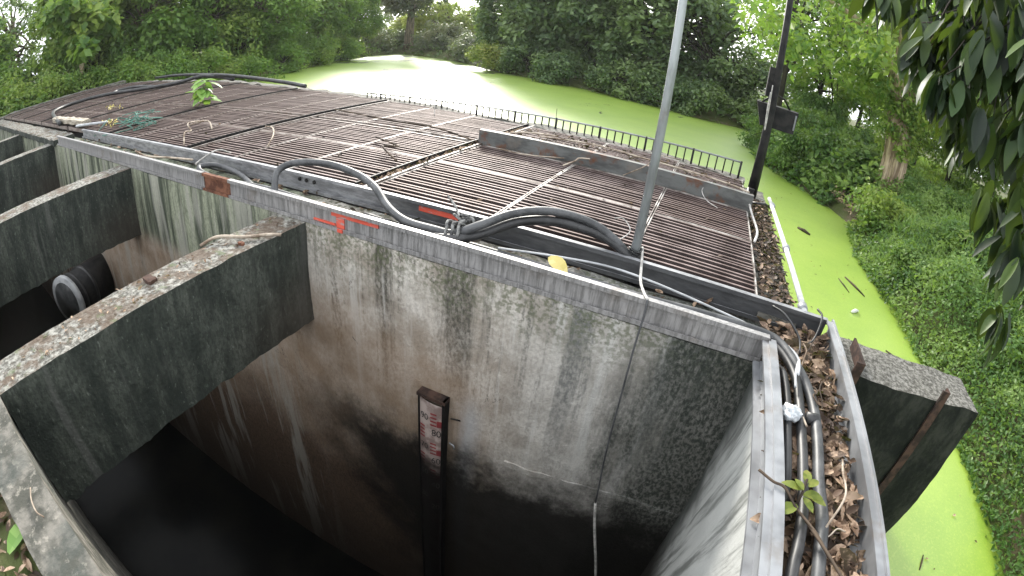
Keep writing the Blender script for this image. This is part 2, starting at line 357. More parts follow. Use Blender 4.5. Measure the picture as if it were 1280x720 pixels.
# ------------------------------------------------------------------ mesh helpers
def tag(o, label=None, cat=None, group=None, kind=None):
    if label: o['label'] = label
    if cat: o['category'] = cat
    if group: o['group'] = group
    if kind: o['kind'] = kind
    return o
def empty(name, loc, label, cat, group=None):
    o = bpy.data.objects.new(name, None); COL.objects.link(o)
    o.location = Vector(loc) * S; o.empty_display_size = 0.1
    return tag(o, label, cat, group)
class MB:
    def __init__(s): s.v = []; s.f = []; s.n = 0; s.smooth = []
    def raw(s, v, f, smooth=False):
        v = np.asarray(v, float)
        s.v.append(v); s.f += [tuple(i + s.n for i in q) for q in f]; s.smooth += [smooth] * len(f); s.n += len(v)
        return s
    def box(s, a, b, rot=None, pivot=None):
        (x0, y0, z0), (x1, y1, z1) = a, b
        v = np.array([(x, y, z) for z in (z0, z1) for y in (y0, y1) for x in (x0, x1)], float)
        if rot is not None:
            p = np.array(pivot if pivot is not None else v.mean(0)); v = (v - p) @ np.array(rot).T + p
        return s.raw(v, [(0, 2, 3, 1), (4, 5, 7, 6), (0, 1, 5, 4), (1, 3, 7, 5), (3, 2, 6, 7), (2, 0, 4, 6)])
    def tube(s, pts, r, seg=8, cap=True):
        p = np.asarray(pts, float); n = len(p)
        rr = np.full(n, r, float) if np.isscalar(r) else np.asarray(r, float)
        t = np.gradient(p, axis=0); t /= np.linalg.norm(t, axis=1)[:, None] + 1e-12
        up = np.array([0, 0, 1.0]) if abs(t[0, 2]) < 0.9 else np.array([1.0, 0, 0])
        V = []
        for i in range(n):
            u = np.cross(up, t[i]); u /= np.linalg.norm(u) + 1e-12
            w = np.cross(t[i], u); up = w if abs(w @ t[i]) < .5 else up
            a = np.arange(seg) / seg * 2 * np.pi
            V.append(p[i] + rr[i] * (np.outer(np.cos(a), u) + np.outer(np.sin(a), w)))
        F = [(i * seg + k, i * seg + (k + 1) % seg, (i + 1) * seg + (k + 1) % seg, (i + 1) * seg + k) for i in range(n - 1) for k in range(seg)]
        if cap: F += [tuple(reversed(range(seg))), tuple((n - 1) * seg + k for k in range(seg))]
        return s.raw(np.concatenate(V), F, True)
    def quads(s, V):     # V: (n,4,3)
        n = len(V)
        s.v.append(V.reshape(-1, 3)); b = s.n
        s.f += [(b + 4 * i, b + 4 * i + 1, b + 4 * i + 2, b + 4 * i + 3) for i in range(n)]
        s.smooth += [False] * n; s.n += 4 * n
        return s
    def build(s, name, mat, parent=None, label=None, cat=None, group=None, kind=None, origin=None, tint=None):
        v = np.concatenate(s.v) * S
        if parent is not None:
            org = np.array(parent.matrix_world.translation if parent.parent is None else world_loc(parent))
        elif origin is not None: org = np.array(origin, float) * S
        else: org = np.array([(v[:, 0].min() + v[:, 0].max()) / 2, (v[:, 1].min() + v[:, 1].max()) / 2, v[:, 2].min()])
        if parent is not None: org = np.array(world_loc(parent))
        me = bpy.data.meshes.new(name)
        me.from_pydata((v - org).tolist(), [], s.f)
        me.materials.append(mat)
        me.polygons.foreach_set('use_smooth', s.smooth)
        if tint is not None:
            at = me.attributes.new('tint', 'FLOAT', 'FACE')
            t = rng.random(len(s.f)) if tint is True else tint
            at.data.foreach_set('value', np.asarray(t, np.float32))
        me.update()
        o = bpy.data.objects.new(name, me); COL.objects.link(o)
        if parent is not None: o.parent = parent; 
        else: o.location = org
        return tag(o, label, cat, group, kind)
def world_loc(o):
    l = Vector(o.location)
    while o.parent: o = o.parent; l = l + Vector(o.location)
    return l
def dup(root, loc, label=None, rotz=None, scale=None):
    c = root.copy(); COL.objects.link(c); c.location = Vector(loc) * S
    if rotz is not None: c.rotation_euler.z = rotz
    if scale is not None: c.scale = scale if not np.isscalar(scale) else (scale,) * 3
    if label: c['label'] = label
    for ch in root.children:
        d = ch.copy(); COL.objects.link(d); d.parent = c
        for g in ch.children:
            e = g.copy(); COL.objects.link(e); e.parent = d
    return c
def spline(pts, k=8):
    p = np.asarray(pts, float); p = np.vstack([2 * p[0] - p[1], p, 2 * p[-1] - p[-2]])
    out = []
    for i in range(1, len(p) - 2):
        for t in np.arange(k) / k:
            a, b, c, d = p[i - 1:i + 3]
            out.append(0.5 * (2 * b + (c - a) * t + (2 * a - 5 * b + 4 * c - d) * t * t + (3 * b - a - 3 * c + d) * t ** 3))
    out.append(p[-2]); return np.array(out)
def leaves(P, N, size, aspect=0.5, droop=0.0):
    """quads: leaf blades at P facing roughly N"""
    n = len(P); size = np.broadcast_to(size, (n,))
    N = N / (np.linalg.norm(N, axis=1)[:, None] + 1e-9)
    a = rng.normal(size=(n, 3)); a[:, 2] -= droop
    u = a - (a * N).sum(1)[:, None] * N; u /= np.linalg.norm(u, axis=1)[:, None] + 1e-9
    w = np.cross(N, u)
    L = size[:, None]; W = L * aspect * 0.5
    q = np.stack([P, P + u * L * .45 + w * W + N * L * .06, P + u * L, P + u * L * .45 - w * W + N * L * .06], 1)
    return q
def grid_box(a, b, step, amp, freq=6, seed=0):
    """a box with finely divided, slightly uneven faces (cast concrete)"""
    a, b = np.array(a, float), np.array(b, float)
    n = np.maximum(1, np.round((b - a) / step)).astype(int)
    V = []; F = []; off = 0
    for ax in range(3):
        u, w = [(1, 2), (2, 0), (0, 1)][ax]
        for side in (0, 1):
            gu = np.linspace(a[u], b[u], n[u] + 1); gw = np.linspace(a[w], b[w], n[w] + 1)
            U, W = np.meshgrid(gu, gw, indexing='ij')
            P = np.zeros(U.shape + (3,)); P[..., u] = U; P[..., w] = W; P[..., ax] = (b if side else a)[ax]
            m = U.shape; P = P.reshape(-1, 3)
            idx = np.arange(len(P)).reshape(m) + off
            q = np.stack([idx[:-1, :-1], idx[1:, :-1], idx[1:, 1:], idx[:-1, 1:]], -1).reshape(-1, 4)
            if not side: q = q[:, ::-1]
            V.append(P); F += [tuple(x) for x in q.tolist()]; off += len(P)
    V = np.concatenate(V)
    d = vnoise(V * freq + seed) * amp
    V = V + d
    return V, F
_g = rng.normal(size=(32, 32, 32, 3))
def vnoise(p):
    def one(p):
        i = np.floor(p).astype(int); f = p - i; f = f * f * (3 - 2 * f); r = 0
        for dx in (0, 1):
            for dy in (0, 1):
                for dz in (0, 1):
                    w = (f[:, 0] if dx else 1 - f[:, 0]) * (f[:, 1] if dy else 1 - f[:, 1]) * (f[:, 2] if dz else 1 - f[:, 2])
                    r = r + w[:, None] * _g[(i[:, 0] + dx) % 32, (i[:, 1] + dy) % 32, (i[:, 2] + dz) % 32]
        return r
    return one(p) + 0.5 * one(p * 2.1 + 7) + 0.3 * one(p * 4.3 + 3)

# ================================================================== SETTING
WZ = -1.1                                   # pond level
POND = np.array([(3.05, -40), (3.12, 2), (3.1, 4.5), (2.95, 7.8), (3.35, 10.2), (2.2, 13.0), (1.6, 14.5), (1.7, 18), (2.0, 23.2), (-0.3, 22.0), (-4, 23.2), (-7.8, 24.4), (-12.1, 26),
                 (-17, 30.5), (-22, 33.5), (-25.5, 35), (-24.6, 30), (-23.1, 25.4), (-20.3, 19.5), (-18.9, 15.5), (-18.5, 12), (-18.2, 7), (-17.4, 6.4), (-17.4, -40)])
def pond_dist(x, y):
    """signed distance to the pond outline, positive on land"""
    p = np.stack([x, y], -1)[..., None, :]
    a = POND; b = np.roll(POND, -1, 0); e = b - a
    t = np.clip(((p - a) * e).sum(-1) / (e * e).sum(-1), 0, 1)
    d = np.linalg.norm(p - a - t[..., None] * e, axis=-1).min(-1)
    x_, y_ = x[..., None], y[..., None]
    c = ((a[:, 1] > y_) != (b[:, 1] > y_)) & (x_ < (b[:, 0] - a[:, 0]) * (y_ - a[:, 1]) / (b[:, 1] - a[:, 1] + 1e-12) + a[:, 0])
    return np.where(c.sum(-1) % 2 == 1, -d, d)
def ground_z(x, y):
    d = pond_dist(x, y)
    lp = np.clip(d, 0, 1e9)
    z = WZ - 0.02 + 0.55 * (1 - np.exp(-lp / 0.6)) + 0.75 * (1 - np.exp(-lp / 7.0)) * np.where(x > 0, 1.0, 0.6)
    z = np.where(x > 0, z + 0.10 * np.clip(x - 3.5, 0, 6) * np.clip((14 - y) / 8, 0.25, 1) * 0.6, z)
    z = z + 0.05 * np.sin(x * 2.1 + y) * np.sin(y * 1.7) * np.clip(lp, 0, 1)
    return np.where(d < 0, WZ - 0.15 - np.clip(-d, 0, 1) * 0.6, z)
def axis(a, b, c, d):      # fine between b..c
    return np.concatenate([np.linspace(a, b, 26)[:-1] , np.linspace(b, c, 110), np.linspace(c, d, 26)[1:]])
gx = axis(-160, -30, 16, 160); gy = axis(-90, -4, 40, 220)
GX, GY = np.meshgrid(gx, gy, indexing='ij')
GZ = ground_z(GX, GY)
inside = (GX > -17.3) & (GX < 2.9) & (GY < 6.2)
GZ = np.where(inside, -6.0, GZ)
V = np.stack([GX, GY, GZ], -1).reshape(-1, 3)
idx = np.arange(len(V)).reshape(GX.shape)
F = np.stack([idx[:-1, :-1], idx[1:, :-1], idx[1:, 1:], idx[:-1, 1:]], -1).reshape(-1, 4).tolist()
MB().raw(V, F, True).build('ground', M['ground'], kind='structure', origin=(0, 0, WZ))
# pond sheet (duckweed cover), cut round the pit
mb = MB()
for (x0, y0, x1, y1) in ((-30, 5.2, 4.5, 38), (0.9, -40, 4.5, 5.2)):
    mb.raw([(x0, y0, WZ), (x1, y0, WZ), (x1, y1, WZ), (x0, y1, WZ)], [(0, 1, 2, 3)])
mb.build('pond_water', M['weed'], kind='structure', origin=(0, 12, WZ))
MB().raw([(-17, -0.5, -4.1), (0.55, -0.5, -4.1), (0.55, 2.6, -4.1), (-17, 2.6, -4.1)], [(0, 1, 2, 3)]).build('pit_water', M['pit_water'], kind='structure')
MB().raw([(-17, 2.3, -1.05), (0.55, 2.3, -1.05), (0.55, 6.3, -1.05), (-17, 6.3, -1.05)], [(0, 1, 2, 3)]).build('sump_floor', M['sump'], kind='structure')

# ------------------------------------------------------------------ concrete
T = -0.14                                    # top of the concrete
pw = empty('pit_wall', (-8, 2.14, -5), 'tall stained concrete wall of the pit below the long front steel channel', 'wall')
mb = MB()
for (x0, x1, z0, z1) in ((-16.8, -2.3, -5, T), (-2.3, 0.62, -5, T)):
    st = 0.06 if x1 > -2 else 0.12
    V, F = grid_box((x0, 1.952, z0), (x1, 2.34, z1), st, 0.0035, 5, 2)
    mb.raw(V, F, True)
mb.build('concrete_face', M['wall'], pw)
mb = MB()
V, F = grid_box((-0.62, 1.942, -1.385), (0.5, 2.0, -1.335), 0.022, 0.008, 11, 5)
V[:, 2] += 0.05 * np.sin(V[:, 0] * 2.2 + .8) + .02
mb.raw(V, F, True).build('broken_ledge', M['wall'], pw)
def beam(x0, x1, label, y0=-0.08):
    V, F = grid_box((x0, y0, -0.84), (x1, 1.952, T), 0.03 if x1 > -3 else 0.05, 0.0028, 9, x0)
    low = V[:, 2] < -0.82
    V[low, 2] += vnoise(V[low] * 16)[:, 0] * 0.010
    return MB().raw(V, F, True).build('concrete_beam', M['beam'], label=label, cat='beam', group='concrete struts across the pit', origin=((x0 + x1) / 2, 0.9, -0.84))
beam(-2.35, -2.08, 'nearest concrete strut across the pit, gritty pale top with a flat rust flake')
beam(-5.02, -4.72, 'second concrete strut from the camera, dark mossy side, in front of the round pipe')
beam(-8.35, -8.05, 'third concrete strut, meeting the wall where the front channel ends')
beam(-11.4, -11.1, 'farthest visible concrete strut at the left edge of the pit')
V, F = grid_box((0.5, -6, -5), (0.905, 1.95, T), 0.07, 0.003, 5, 4)
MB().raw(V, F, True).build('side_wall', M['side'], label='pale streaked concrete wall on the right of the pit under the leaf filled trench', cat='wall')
V, F = grid_box((-17, -0.265, -5), (0.5, -0.085, T), 0.05, 0.004, 6, 6)
MB().raw(V, F, True).build('near_wall', M['coping'], label='mossy concrete edge of the pit in the lower left corner', cat='wall')
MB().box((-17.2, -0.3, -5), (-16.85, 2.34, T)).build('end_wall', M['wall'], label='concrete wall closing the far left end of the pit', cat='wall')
V, F = grid_box((-17, -6, -0.9), (0.5, -0.265, -0.24), 0.12, 0.02, 5, 1)
MB().raw(V, F, True).build('ground', M['ground'], kind='structure')
V, F = grid_box((0.908, 1.975, -1.6), (1.86, 2.32, -0.055), 0.035, 0.006, 5, 9)
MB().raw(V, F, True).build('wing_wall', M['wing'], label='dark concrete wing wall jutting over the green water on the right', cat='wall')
V, F = grid_box((0.49, 2.345, -1.6), (0.715, 5.3, -0.085), 0.06, 0.004, 6, 3)
MB().raw(V, F, True).build('deck_kerb', M['coping'], label='concrete ledge covered in dry leaves at the right end of the grating', cat='wall')
V, F = grid_box((-16.9, 5.32, -1.6), (0.49, 5.55, -0.03), 0.10, 0.012, 4, 8)
dy = np.interp(V[:, 0], [-16.9, -14.3, -9.5, -5.5, -3, 0.5], [0.9, 1.4, 1.2, 0.5, 0.2, 0.0])
V[:, 1] += dy
MB().raw(V, F, True).build('deck_edge_wall', M['coping'], label='low concrete edge of the deck below the railing on the pond side', cat='wall')
V, F = grid_box((-17.1, 1.7, -1.6), (-16.7, 7.0, 0.0), 0.12, 0.01, 4, 8)
MB().raw(V, F, True).build('deck_edge_wall', M['coping'], label='pale concrete edge of the deck beside the bushes at the far left', cat='wall')
V, F = grid_box((-16.8, 1.55, T - .02), (-7.9, 2.3, T + .07), 0.05, 0.008, 7, 3)
V[:, 1] = np.where(V[:, 1] < 1.9, 1.95 - (1.95 - V[:, 1]) * 0.1, V[:, 1])
MB().raw(V, F, True).build('wall_capping', M['beam'], label='crumbling pale concrete capping left of the front channel end', cat='wall')

# ------------------------------------------------------------------ steel channels
def channel_x(x0, x1, y, fl, z1, z0, t=0.012):
    """channel along X, web at y, flanges towards -Y"""
    return (MB().box((x0, y - t, z0), (x1, y, z1)).box((x0, y - fl, z1 - t), (x1, y - t, z1)).box((x0, y - fl, z0), (x1, y - t, z0 + t))
            .box((x0, y - fl - .006, z1 - .022), (x1, y - fl, z1 + .0015)).box((x0, y - fl - .006, z0), (x1, y - fl, z0 + 0.022)))
ch = empty('steel_channel', (-3.6, 1.97, T), 'long galvanised front channel along the pit edge with a red T mark and rusty joint', 'steel channel')
channel_x(-2.9, 0.505, 1.985, 0.03, 0.0, -0.135).build('channel_section', M['galv_x'], ch)
channel_x(-7.8, -3.27, 1.985, 0.03, 0.0, -0.135).build('channel_section', M['galv_x'], ch)
channel_x(-3.268, -2.902, 1.99, 0.028, -0.004, -0.14).build('rusted_splice', M['rust'], ch, label='rusty brown joint plate')
mb = MB()
mb.box((-1.87, 1.9655, -0.052), (-1.52, 1.972, -0.016)).box((-1.83, 1.9655, -0.125), (-1.77, 1.972, -0.055)).box((-2.02, 1.9655, -0.112), (-1.84, 1.972, -0.098))
mb.box((-1.805, 1.941, -0.133), (-1.765, 1.948, -0.113))
mb.build('paint_mark', M['red'], ch)
rc = empty('steel_channel', (-3.6, 2.36, T), 'dark rear channel between the cables and the grating with a red stripe', 'steel channel')
channel_x(-7.6, 0.875, 2.372, 0.03, 0.0, -0.125).build('channel_section', M['darksteel'], rc)
MB().box((-1.51, 2.352, -0.062), (-1.24, 2.3585, -0.03)).build('paint_mark', M['red'], rc)
for x in (-2.55, -2.48, -2.40): rcb = MB().tube([(x, 2.35, -0.05), (x, 2.365, -0.05)], 0.014).build('bolt', M['black'], rc)
mb = MB()
mb.box((0.498, -6, -0.128), (0.51, 1.93, 0.0)).box((0.51, -6, -0.012), (0.535, 1.95, 0.0)).box((0.465, -6, -0.128), (0.498, 1.93, -0.116)).box((0.470, -6, -0.022), (0.498, 1.94, -0.012))
mb.build('steel_channel', M['galv'], label='pale galvanised channel on the pit side of the leaf filled trench', cat='steel channel')
mb = MB()
mb.box((0.895, -6, -0.13), (0.907, 2.35, 0.012)).box((0.862, -6, -0.006), (0.895, 2.33, 0.004)).box((0.85, -6, -0.125), (0.895, 2.33, -0.113)).box((0.907, -6, -0.045), (0.925, 2.34, -0.035))
mb.build('steel_channel', M['galv'], label='outer galvanised channel between the trench and the wing wall', cat='steel channel')

# ------------------------------------------------------------------ grating deck
strips = [-2.0, -4.2, -6.4, -8.6, -10.8, -13.0, -15.2]
rows = [(2.385, 3.262), (3.275, 4.05), (4.15, 5.28)]
ords = ['first', 'second', 'third', 'fourth', 'fifth', 'sixth', 'seventh', 'eighth']
rown = ['front', 'middle', 'rear']; coln = ['right', 'middle', 'left']
def make_panel(w, d, name='grating_panel', pitch=0.055):
    t = empty(name, (0, 0, 0), 'x', 'grating panel', 'bar grating panels of the deck')
    mb = MB()
    for y in np.arange(0.03, d - 0.02, pitch):
        zz = rng.normal(0, 0.002)
        mb.box((0.012, y - 0.0076, -0.024 + zz), (w - 0.012, y + 0.0076, zz))
    for x in np.linspace(0, w, 4)[1:-1]: mb.box((x - 0.006, 0.012, -0.06), (x + 0.006, d - 0.012, -0.0241))
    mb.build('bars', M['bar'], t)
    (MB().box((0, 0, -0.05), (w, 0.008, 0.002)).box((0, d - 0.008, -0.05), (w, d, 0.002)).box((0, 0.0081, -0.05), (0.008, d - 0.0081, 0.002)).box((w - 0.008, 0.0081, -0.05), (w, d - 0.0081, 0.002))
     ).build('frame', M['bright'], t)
    return t
protos = {}
bays = [(0.47, -1.95)] + [(a - 0.05, b + 0.05) for a, b in zip(strips[:-1], strips[1:])] + [(-15.25, -16.65)]
for bi, (xr, xl) in enumerate(bays):
    cuts = [0.47, -0.25, -1.06, -1.95] if bi == 0 else list(np.linspace(xr, xl, 4))
    for ci in range(3):
        x1, x0 = cuts[ci] - .004, cuts[ci + 1] + .004
        for ri, (y0, y1) in enumerate(rows):
            extra = 0.0
            if ri == 2: extra = float(np.interp((x0 + x1) / 2, [-16.9, -14.3, -9.5, -5.5, -3, 0.5], [0.85, 1.38, 1.17, 0.48, 0.18, 0.0]))
            if ri == 2: extra = round(extra, 1)
            key = (round(x1 - x0, 2), ri, extra)
            lab = f'rusty grating, {coln[ci]} of three, {rown[ri]} row, {ords[bi]} bay from lamp post'
            if key not in protos:
                p = make_panel(x1 - x0, y1 - y0 + extra, pitch=0.055); protos[key] = p
                p.location = Vector((x0, y0, -0.02)) * S; p['label'] = lab
            else: dup(protos[key], (x0, y0, -0.02), lab)
for k, x in enumerate(strips):
    e = float(np.interp(x, [-16.9, -14.3, -9.5, -5.5, -3, 0.5], [0.85, 1.38, 1.17, 0.48, 0.18, 0.0]))
    t = empty('support_beam', (x, 3.8, -0.1), f'steel seam strip with leaf grit between grating bays, {ords[k]} from the lamp post', 'steel beam', 'steel strips between the grating bays')
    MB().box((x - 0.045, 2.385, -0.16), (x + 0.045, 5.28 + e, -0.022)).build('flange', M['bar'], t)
    MB().box((x + 0.028, 2.385, -0.0215), (x + 0.044, 5.28 + e, -0.006)).build('edge_angle', M['bright'], t)  # right edge coloured bright as if lit
    MB().box((x - 0.044, 2.385, -0.0215), (x - 0.03, 5.28 + e, 0.008)).build('edge_angle', M['black'], t)
mb = MB()
mb.box((-2.0, 4.07, -0.02), (0.49, 4.082, 0.115)).box((-2.0, 4.082, 0.103), (0.49, 4.13, 0.115)).box((-2.0, 4.082, -0.02), (-1.99, 4.13, 0.103)).box((0.48, 4.082, -0.02), (0.49, 4.13, 0.103))
mb.build('steel_upstand', M['upstand'], label='long dark steel upstand across the deck near the lamp post', cat='steel channel')

# ------------------------------------------------------------------ railing
fx0, fx1 = -4.8, 0.42
def fpt(x):
    t = (0.42 - x) / 8.0
    return 5.42 + 0.55 * t, 0.145 - 0.165 * t
fe = empty('railing', (-3, 5.5, -0.1), 'low steel railing of close bars along the pond side of the deck', 'railing')
ya, za = fpt(fx0); yb, zb = fpt(fx1)
MB().tube([(fx0, ya, za), (fx1, yb, zb)], 0.011, 6).build('top_rail', M['galv'], fe)
MB().tube([(fx0, ya, za - .2), (fx1, yb, zb - .2)], 0.008, 6).build('bottom_rail', M['galv'], fe)
n = 0
x = fx1
while x > fx0 + 0.01 and n < 90:
    y, z = fpt(x); thick = n % 6 == 0
    r = 0.0135 if thick else 0.0085
    MB().tube([(x, y, z - .26 if thick else z - .2), (x, y, z + (0.012 if thick else -0.004))], r, 6).build('post' if thick else 'baluster', M['black'], fe)
    x -= 0.0905; n += 1
MB().tube([(-1.72, 5.44, 0.12), (-1.725, 5.44, 0.24)], 0.003, 5).build('stub_wire', M['black'], fe)

# ------------------------------------------------------------------ posts
pl = empty('pole', (-0.23, 2.42, -0.12), 'tall thin galvanised pole rising from the rear channel', 'pole')
MB().tube([(-0.23, 2.42, -0.12), (-0.23, 2.42, 1.0), (-0.24, 2.42, 3.2)], [0.026, 0.022, 0.018], 14).build('tube', M['polesteel'], pl)
mb = MB()
for k in range(3): mb.tube([(-0.23 + 0.034 * math.cos(a), 2.42 + 0.034 * math.sin(a), 0.0 + 0.014 * k + .006 * math.sin(a * 2)) for a in np.linspace(0, 2 * math.pi, 13)], 0.006, 5)
mb.build('binding', M['rubber'], pl)
lp = empty('lamp_post', (0.55, 4.86, -0.08), 'leaning black lamp post with a floodlight at the deck corner', 'lamp post')
MB().tube([(0.55, 4.86, -0.08), (0.548, 4.86, 0.5), (0.54, 4.86, 1.3), (0.535, 4.86, 2.6)], [0.055, 0.045, 0.035, 0.03], 12).build('post', M['black'], lp)
MB().box((0.50, 4.74, -0.08), (0.56, 4.80, 0.03)).build('base_block', M['black'], lp)
fl = MB().raw([(0.40, 4.93, 0.86), (0.83, 4.93, 0.855), (0.815, 4.91, 0.64), (0.47, 4.91, 0.64), (0.40, 5.03, 0.87), (0.83, 5.03, 0.865), (0.815, 5.0, 0.65), (0.47, 5.0, 0.65)],
              [(0, 3, 2, 1), (4, 5, 6, 7), (0, 1, 5, 4), (1, 2, 6, 5), (2, 3, 7, 6), (3, 0, 4, 7)]).build('floodlight', M['black'], lp)
MB().box((0.80, 4.905, 0.68), (0.815, 4.919, 0.83)).build('housing_rim', M['galv'], fl)
MB().tube([(0.45, 4.97, 0.86), (0.55, 4.92, 0.97), (0.66, 4.93, 0.95), (0.74, 4.97, 0.86)], 0.010, 6).build('bracket', M['black'], fl)
MB().box((0.455, 4.84, 0.93), (0.535, 4.93, 1.22)).build('control_box', M['black'], lp)
MB().tube(spline([(0.50, 4.82, 0.98), (0.50, 4.80, 0.8), (0.52, 4.80, 0.62), (0.505, 4.81, 1.05)]), 0.006, 5).build('wire', M['cord'], lp)
MB().tube(spline([(0.50, 4.80, 0.02), (0.47, 4.5, 0.0), (0.46, 4.15, 0.05), (0.5, 3.95, -0.01), (0.53, 3.6, -0.03), (0.49, 3.3, -0.02)]), 0.010, 6).build('cable', M['cord'], label='pale loose cable lying at the foot of the lamp post', cat='cable')
MB().tube(spline([(0.50, 4.55, -0.06), (0.58, 4.45, -0.02), (0.66, 4.5, -0.02), (0.72, 4.58, -0.05)]), 0.012, 6).build('cable', M['rubber'], label='short black strap across the ledge by the lamp post foot', cat='cable')
pk = empty('edge_pipe', (0.73, 3.7, -0.08), 'white painted pipe along the right edge of the deck above the water', 'pipe')
MB().tube([(0.735, 2.36, -0.01), (0.728, 3.4, -0.01), (0.722, 4.75, -0.01)], 0.018, 10).build('tube', M['white'], pk)
for y in (2.42, 3.35, 4.5): MB().tube([(0.732, y - .03, -0.012), (0.732, y + .03, -0.012)], 0.028, 8).build('clamp', M['galv'], pk)
for (x, lb) in ((0.985, 'rusty angle iron at the near end of the wing wall by the outer channel'), (1.545, 'rusty angle iron on the wing wall over the green water')):
    (MB().box((x - 0.025, 1.955, -1.3), (x + 0.025, 1.967, 0.02)).box((x + 0.013, 1.967, -0.048), (x + 0.025, 2.0 if x > 1.2 else 2.2, 0.02))
     ).build('angle_iron', M['darkrust'], label=lb, cat='angle iron', group='angle irons on the wing wall')

# ------------------------------------------------------------------ cables
def cable(pts, r, m, label, k=8, name='cable', cat='cable', group='cables along the channels', seg=10):
    return MB().tube(spline(pts, k), r, seg).build(name, m, label=label, cat=cat, group=group)
cable([(-2.9, 2.1, -0.10), (-2.5, 2.06, -0.08), (-2.42, 2.0, -0.02), (-2.52, 2.12, 0.07), (-2.46, 2.24, 0.11), (-2.24, 2.34, 0.11), (-1.98, 2.34, 0.08), (-1.78, 2.27, 0.05), (-1.60, 2.16, 0.0), (-1.42, 2.08, -0.02), (-1.23, 2.07, -0.02), (-1.12, 2.09, -0.02),
       (-0.99, 2.12, 0.05), (-0.87, 2.27, 0.10), (-0.70, 2.39, 0.12), (-0.48, 2.42, 0.10), (-0.31, 2.40, 0.03), (-0.25, 2.44, -0.06), (-0.24, 2.5, -0.2)], 0.024, M['greycable'], 'thick dark cable arching over the rear channel in a loop and again at the pole')
cable([(-1.75, 2.13, -0.085), (-1.4, 2.06, -0.06), (-1.13, 2.04, -0.035), (-1.0, 2.14, -0.01), (-0.85, 2.30, 0.05), (-0.65, 2.39, 0.07), (-0.42, 2.41, 0.05), (-0.27, 2.39, 0.0), (-0.215, 2.44, -0.08), (-0.2, 2.5, -0.2)], 0.027, M['rubber'], 'black cable running below the arching one from the rope knot to the pole')
cable([(-2.85, 2.15, -0.10), (-3.2, 2.27, -0.085), (-3.5, 2.27, -0.06), (-3.62, 2.16, -0.05), (-3.5, 2.10, -0.07), (-3.2, 2.12, -0.10), (-2.66, 2.14, -0.085), (-2.06, 2.10, -0.085), (-1.6, 2.09, -0.085), (-1.16, 2.13, -0.085), (-0.7, 2.14, -0.09), (-0.3, 2.13, -0.095), (0.1, 2.12, -0.1)], 0.023, M['greycable'], 'grey cable doubling back in a tight loop behind the rusty joint')
cable([(-3.04, 2.06, -0.09), (-2.46, 2.04, -0.08), (-1.97, 2.03, -0.075), (-1.47, 2.02, -0.075), (-1.0, 2.02, -0.085), (-0.5, 2.04, -0.09), (0.0, 2.03, -0.08), (0.38, 2.04, -0.07), (0.53, 2.02, -0.055), (0.60, 1.92, -0.05), (0.64, 1.77, -0.05), (0.645, 1.59, -0.055), (0.64, 1.36, -0.055), (0.635, 1.2, -0.055), (0.63, 1.05, -0.055), (0.61, 0.9, -0.05), (0.59, 0.78, -0.05), (0.56, 0.4, -0.06), (0.56, -0.6, -0.06)], 0.021, M['rubber'], 'black cable hugging the front channel and turning into the trench, middle of its three')
cable([(-0.6, 2.16, -0.095), (-0.2, 2.10, -0.075), (0.2, 2.08, -0.05), (0.48, 2.06, -0.04), (0.575, 2.0, -0.035), (0.64, 1.86, -0.035), (0.69, 1.72, -0.045), (0.71, 1.57, -0.05), (0.705, 1.36, -0.05), (0.695, 1.19, -0.05), (0.70, 1.03, -0.05), (0.69, 0.92, -0.05), (0.68, 0.8, -0.05), (0.66, 0.4, -0.06), (0.64, -0.6, -0.06)], 0.0225, M['greycable'], 'dark grey cable in the trench nearest the dry leaves')
cable([(0.575, 1.87, -0.08), (0.585, 1.78, -0.055), (0.59, 1.6, -0.055), (0.58, 1.38, -0.055), (0.575, 1.18, -0.06), (0.58, 1.1, -0.09)], 0.0165, M['rubber'], 'thin black cable in the trench beside the pit side channel')
cable([(-0.89, 2.15, -0.06), (-0.57, 2.22, -0.045), (-0.32, 2.26, -0.04), (-0.07, 2.23, -0.04), (0.27, 2.15, -0.045), (0.46, 2.07, -0.035), (0.6, 1.97, -0.02), (0.645, 1.86, -0.01), (0.63, 1.74, -0.01), (0.64, 1.84, 0.0), (0.62, 1.75, -0.01), (0.615, 1.66, -0.02)], 0.006, M['pvc'], 'thin pale wire along the trough ending in a twist at the trench corner', seg=6)
cable([(-3.62, 2.12, -0.03), (-3.48, 2.05, 0.03), (-3.40, 2.2, 0.10), (-3.45, 2.38, 0.03)], 0.006, M['cord'], 'thin pale wire curling over both channels left of the rusty joint', seg=6)
cable([(-4.75, 2.04, 0.005), (-4.6, 2.1, -0.05), (-4.3, 2.2, -0.06), (-3.9, 2.25, -0.05)], 0.010, M['twig'], 'brown cable scrap in the trough at the left', seg=6)
# rope knot round the bundle
mb = MB()
for dx in (-0.035, 0.0, 0.035):
    mb.tube([(-1.12 + dx + .01 * math.sin(3 * a), 2.10 + 0.058 * math.cos(a), -0.035 + 0.072 * math.sin(a)) for a in np.linspace(0, 2 * math.pi, 17)], 0.0085, 6)
for _ in range(5):
    c0 = np.array((-1.11, 2.17, 0.035)) + rng.normal(0, .012, 3)
    mb.tube([c0 + 0.035 * np.array((math.cos(a), math.sin(a) * .6, math.sin(a + _) * .7)) for a in np.linspace(0, 5.5, 12)], 0.008, 6)
mb.tube(spline([(-1.15, 2.2, 0.03), (-1.24, 2.3, 0.05), (-1.33, 2.38, 0.06), (-1.32, 2.42, 0.02)]), 0.007, 6)
mb.build('rope_knot', M['rope'], label='grey rope knotted round the cable bundle near the red stripe', cat='rope')
co = empty('cord', (-0.2, 2.46, 0.0), 'thin cord running from the pole over both channels and down into the pit', 'cord')
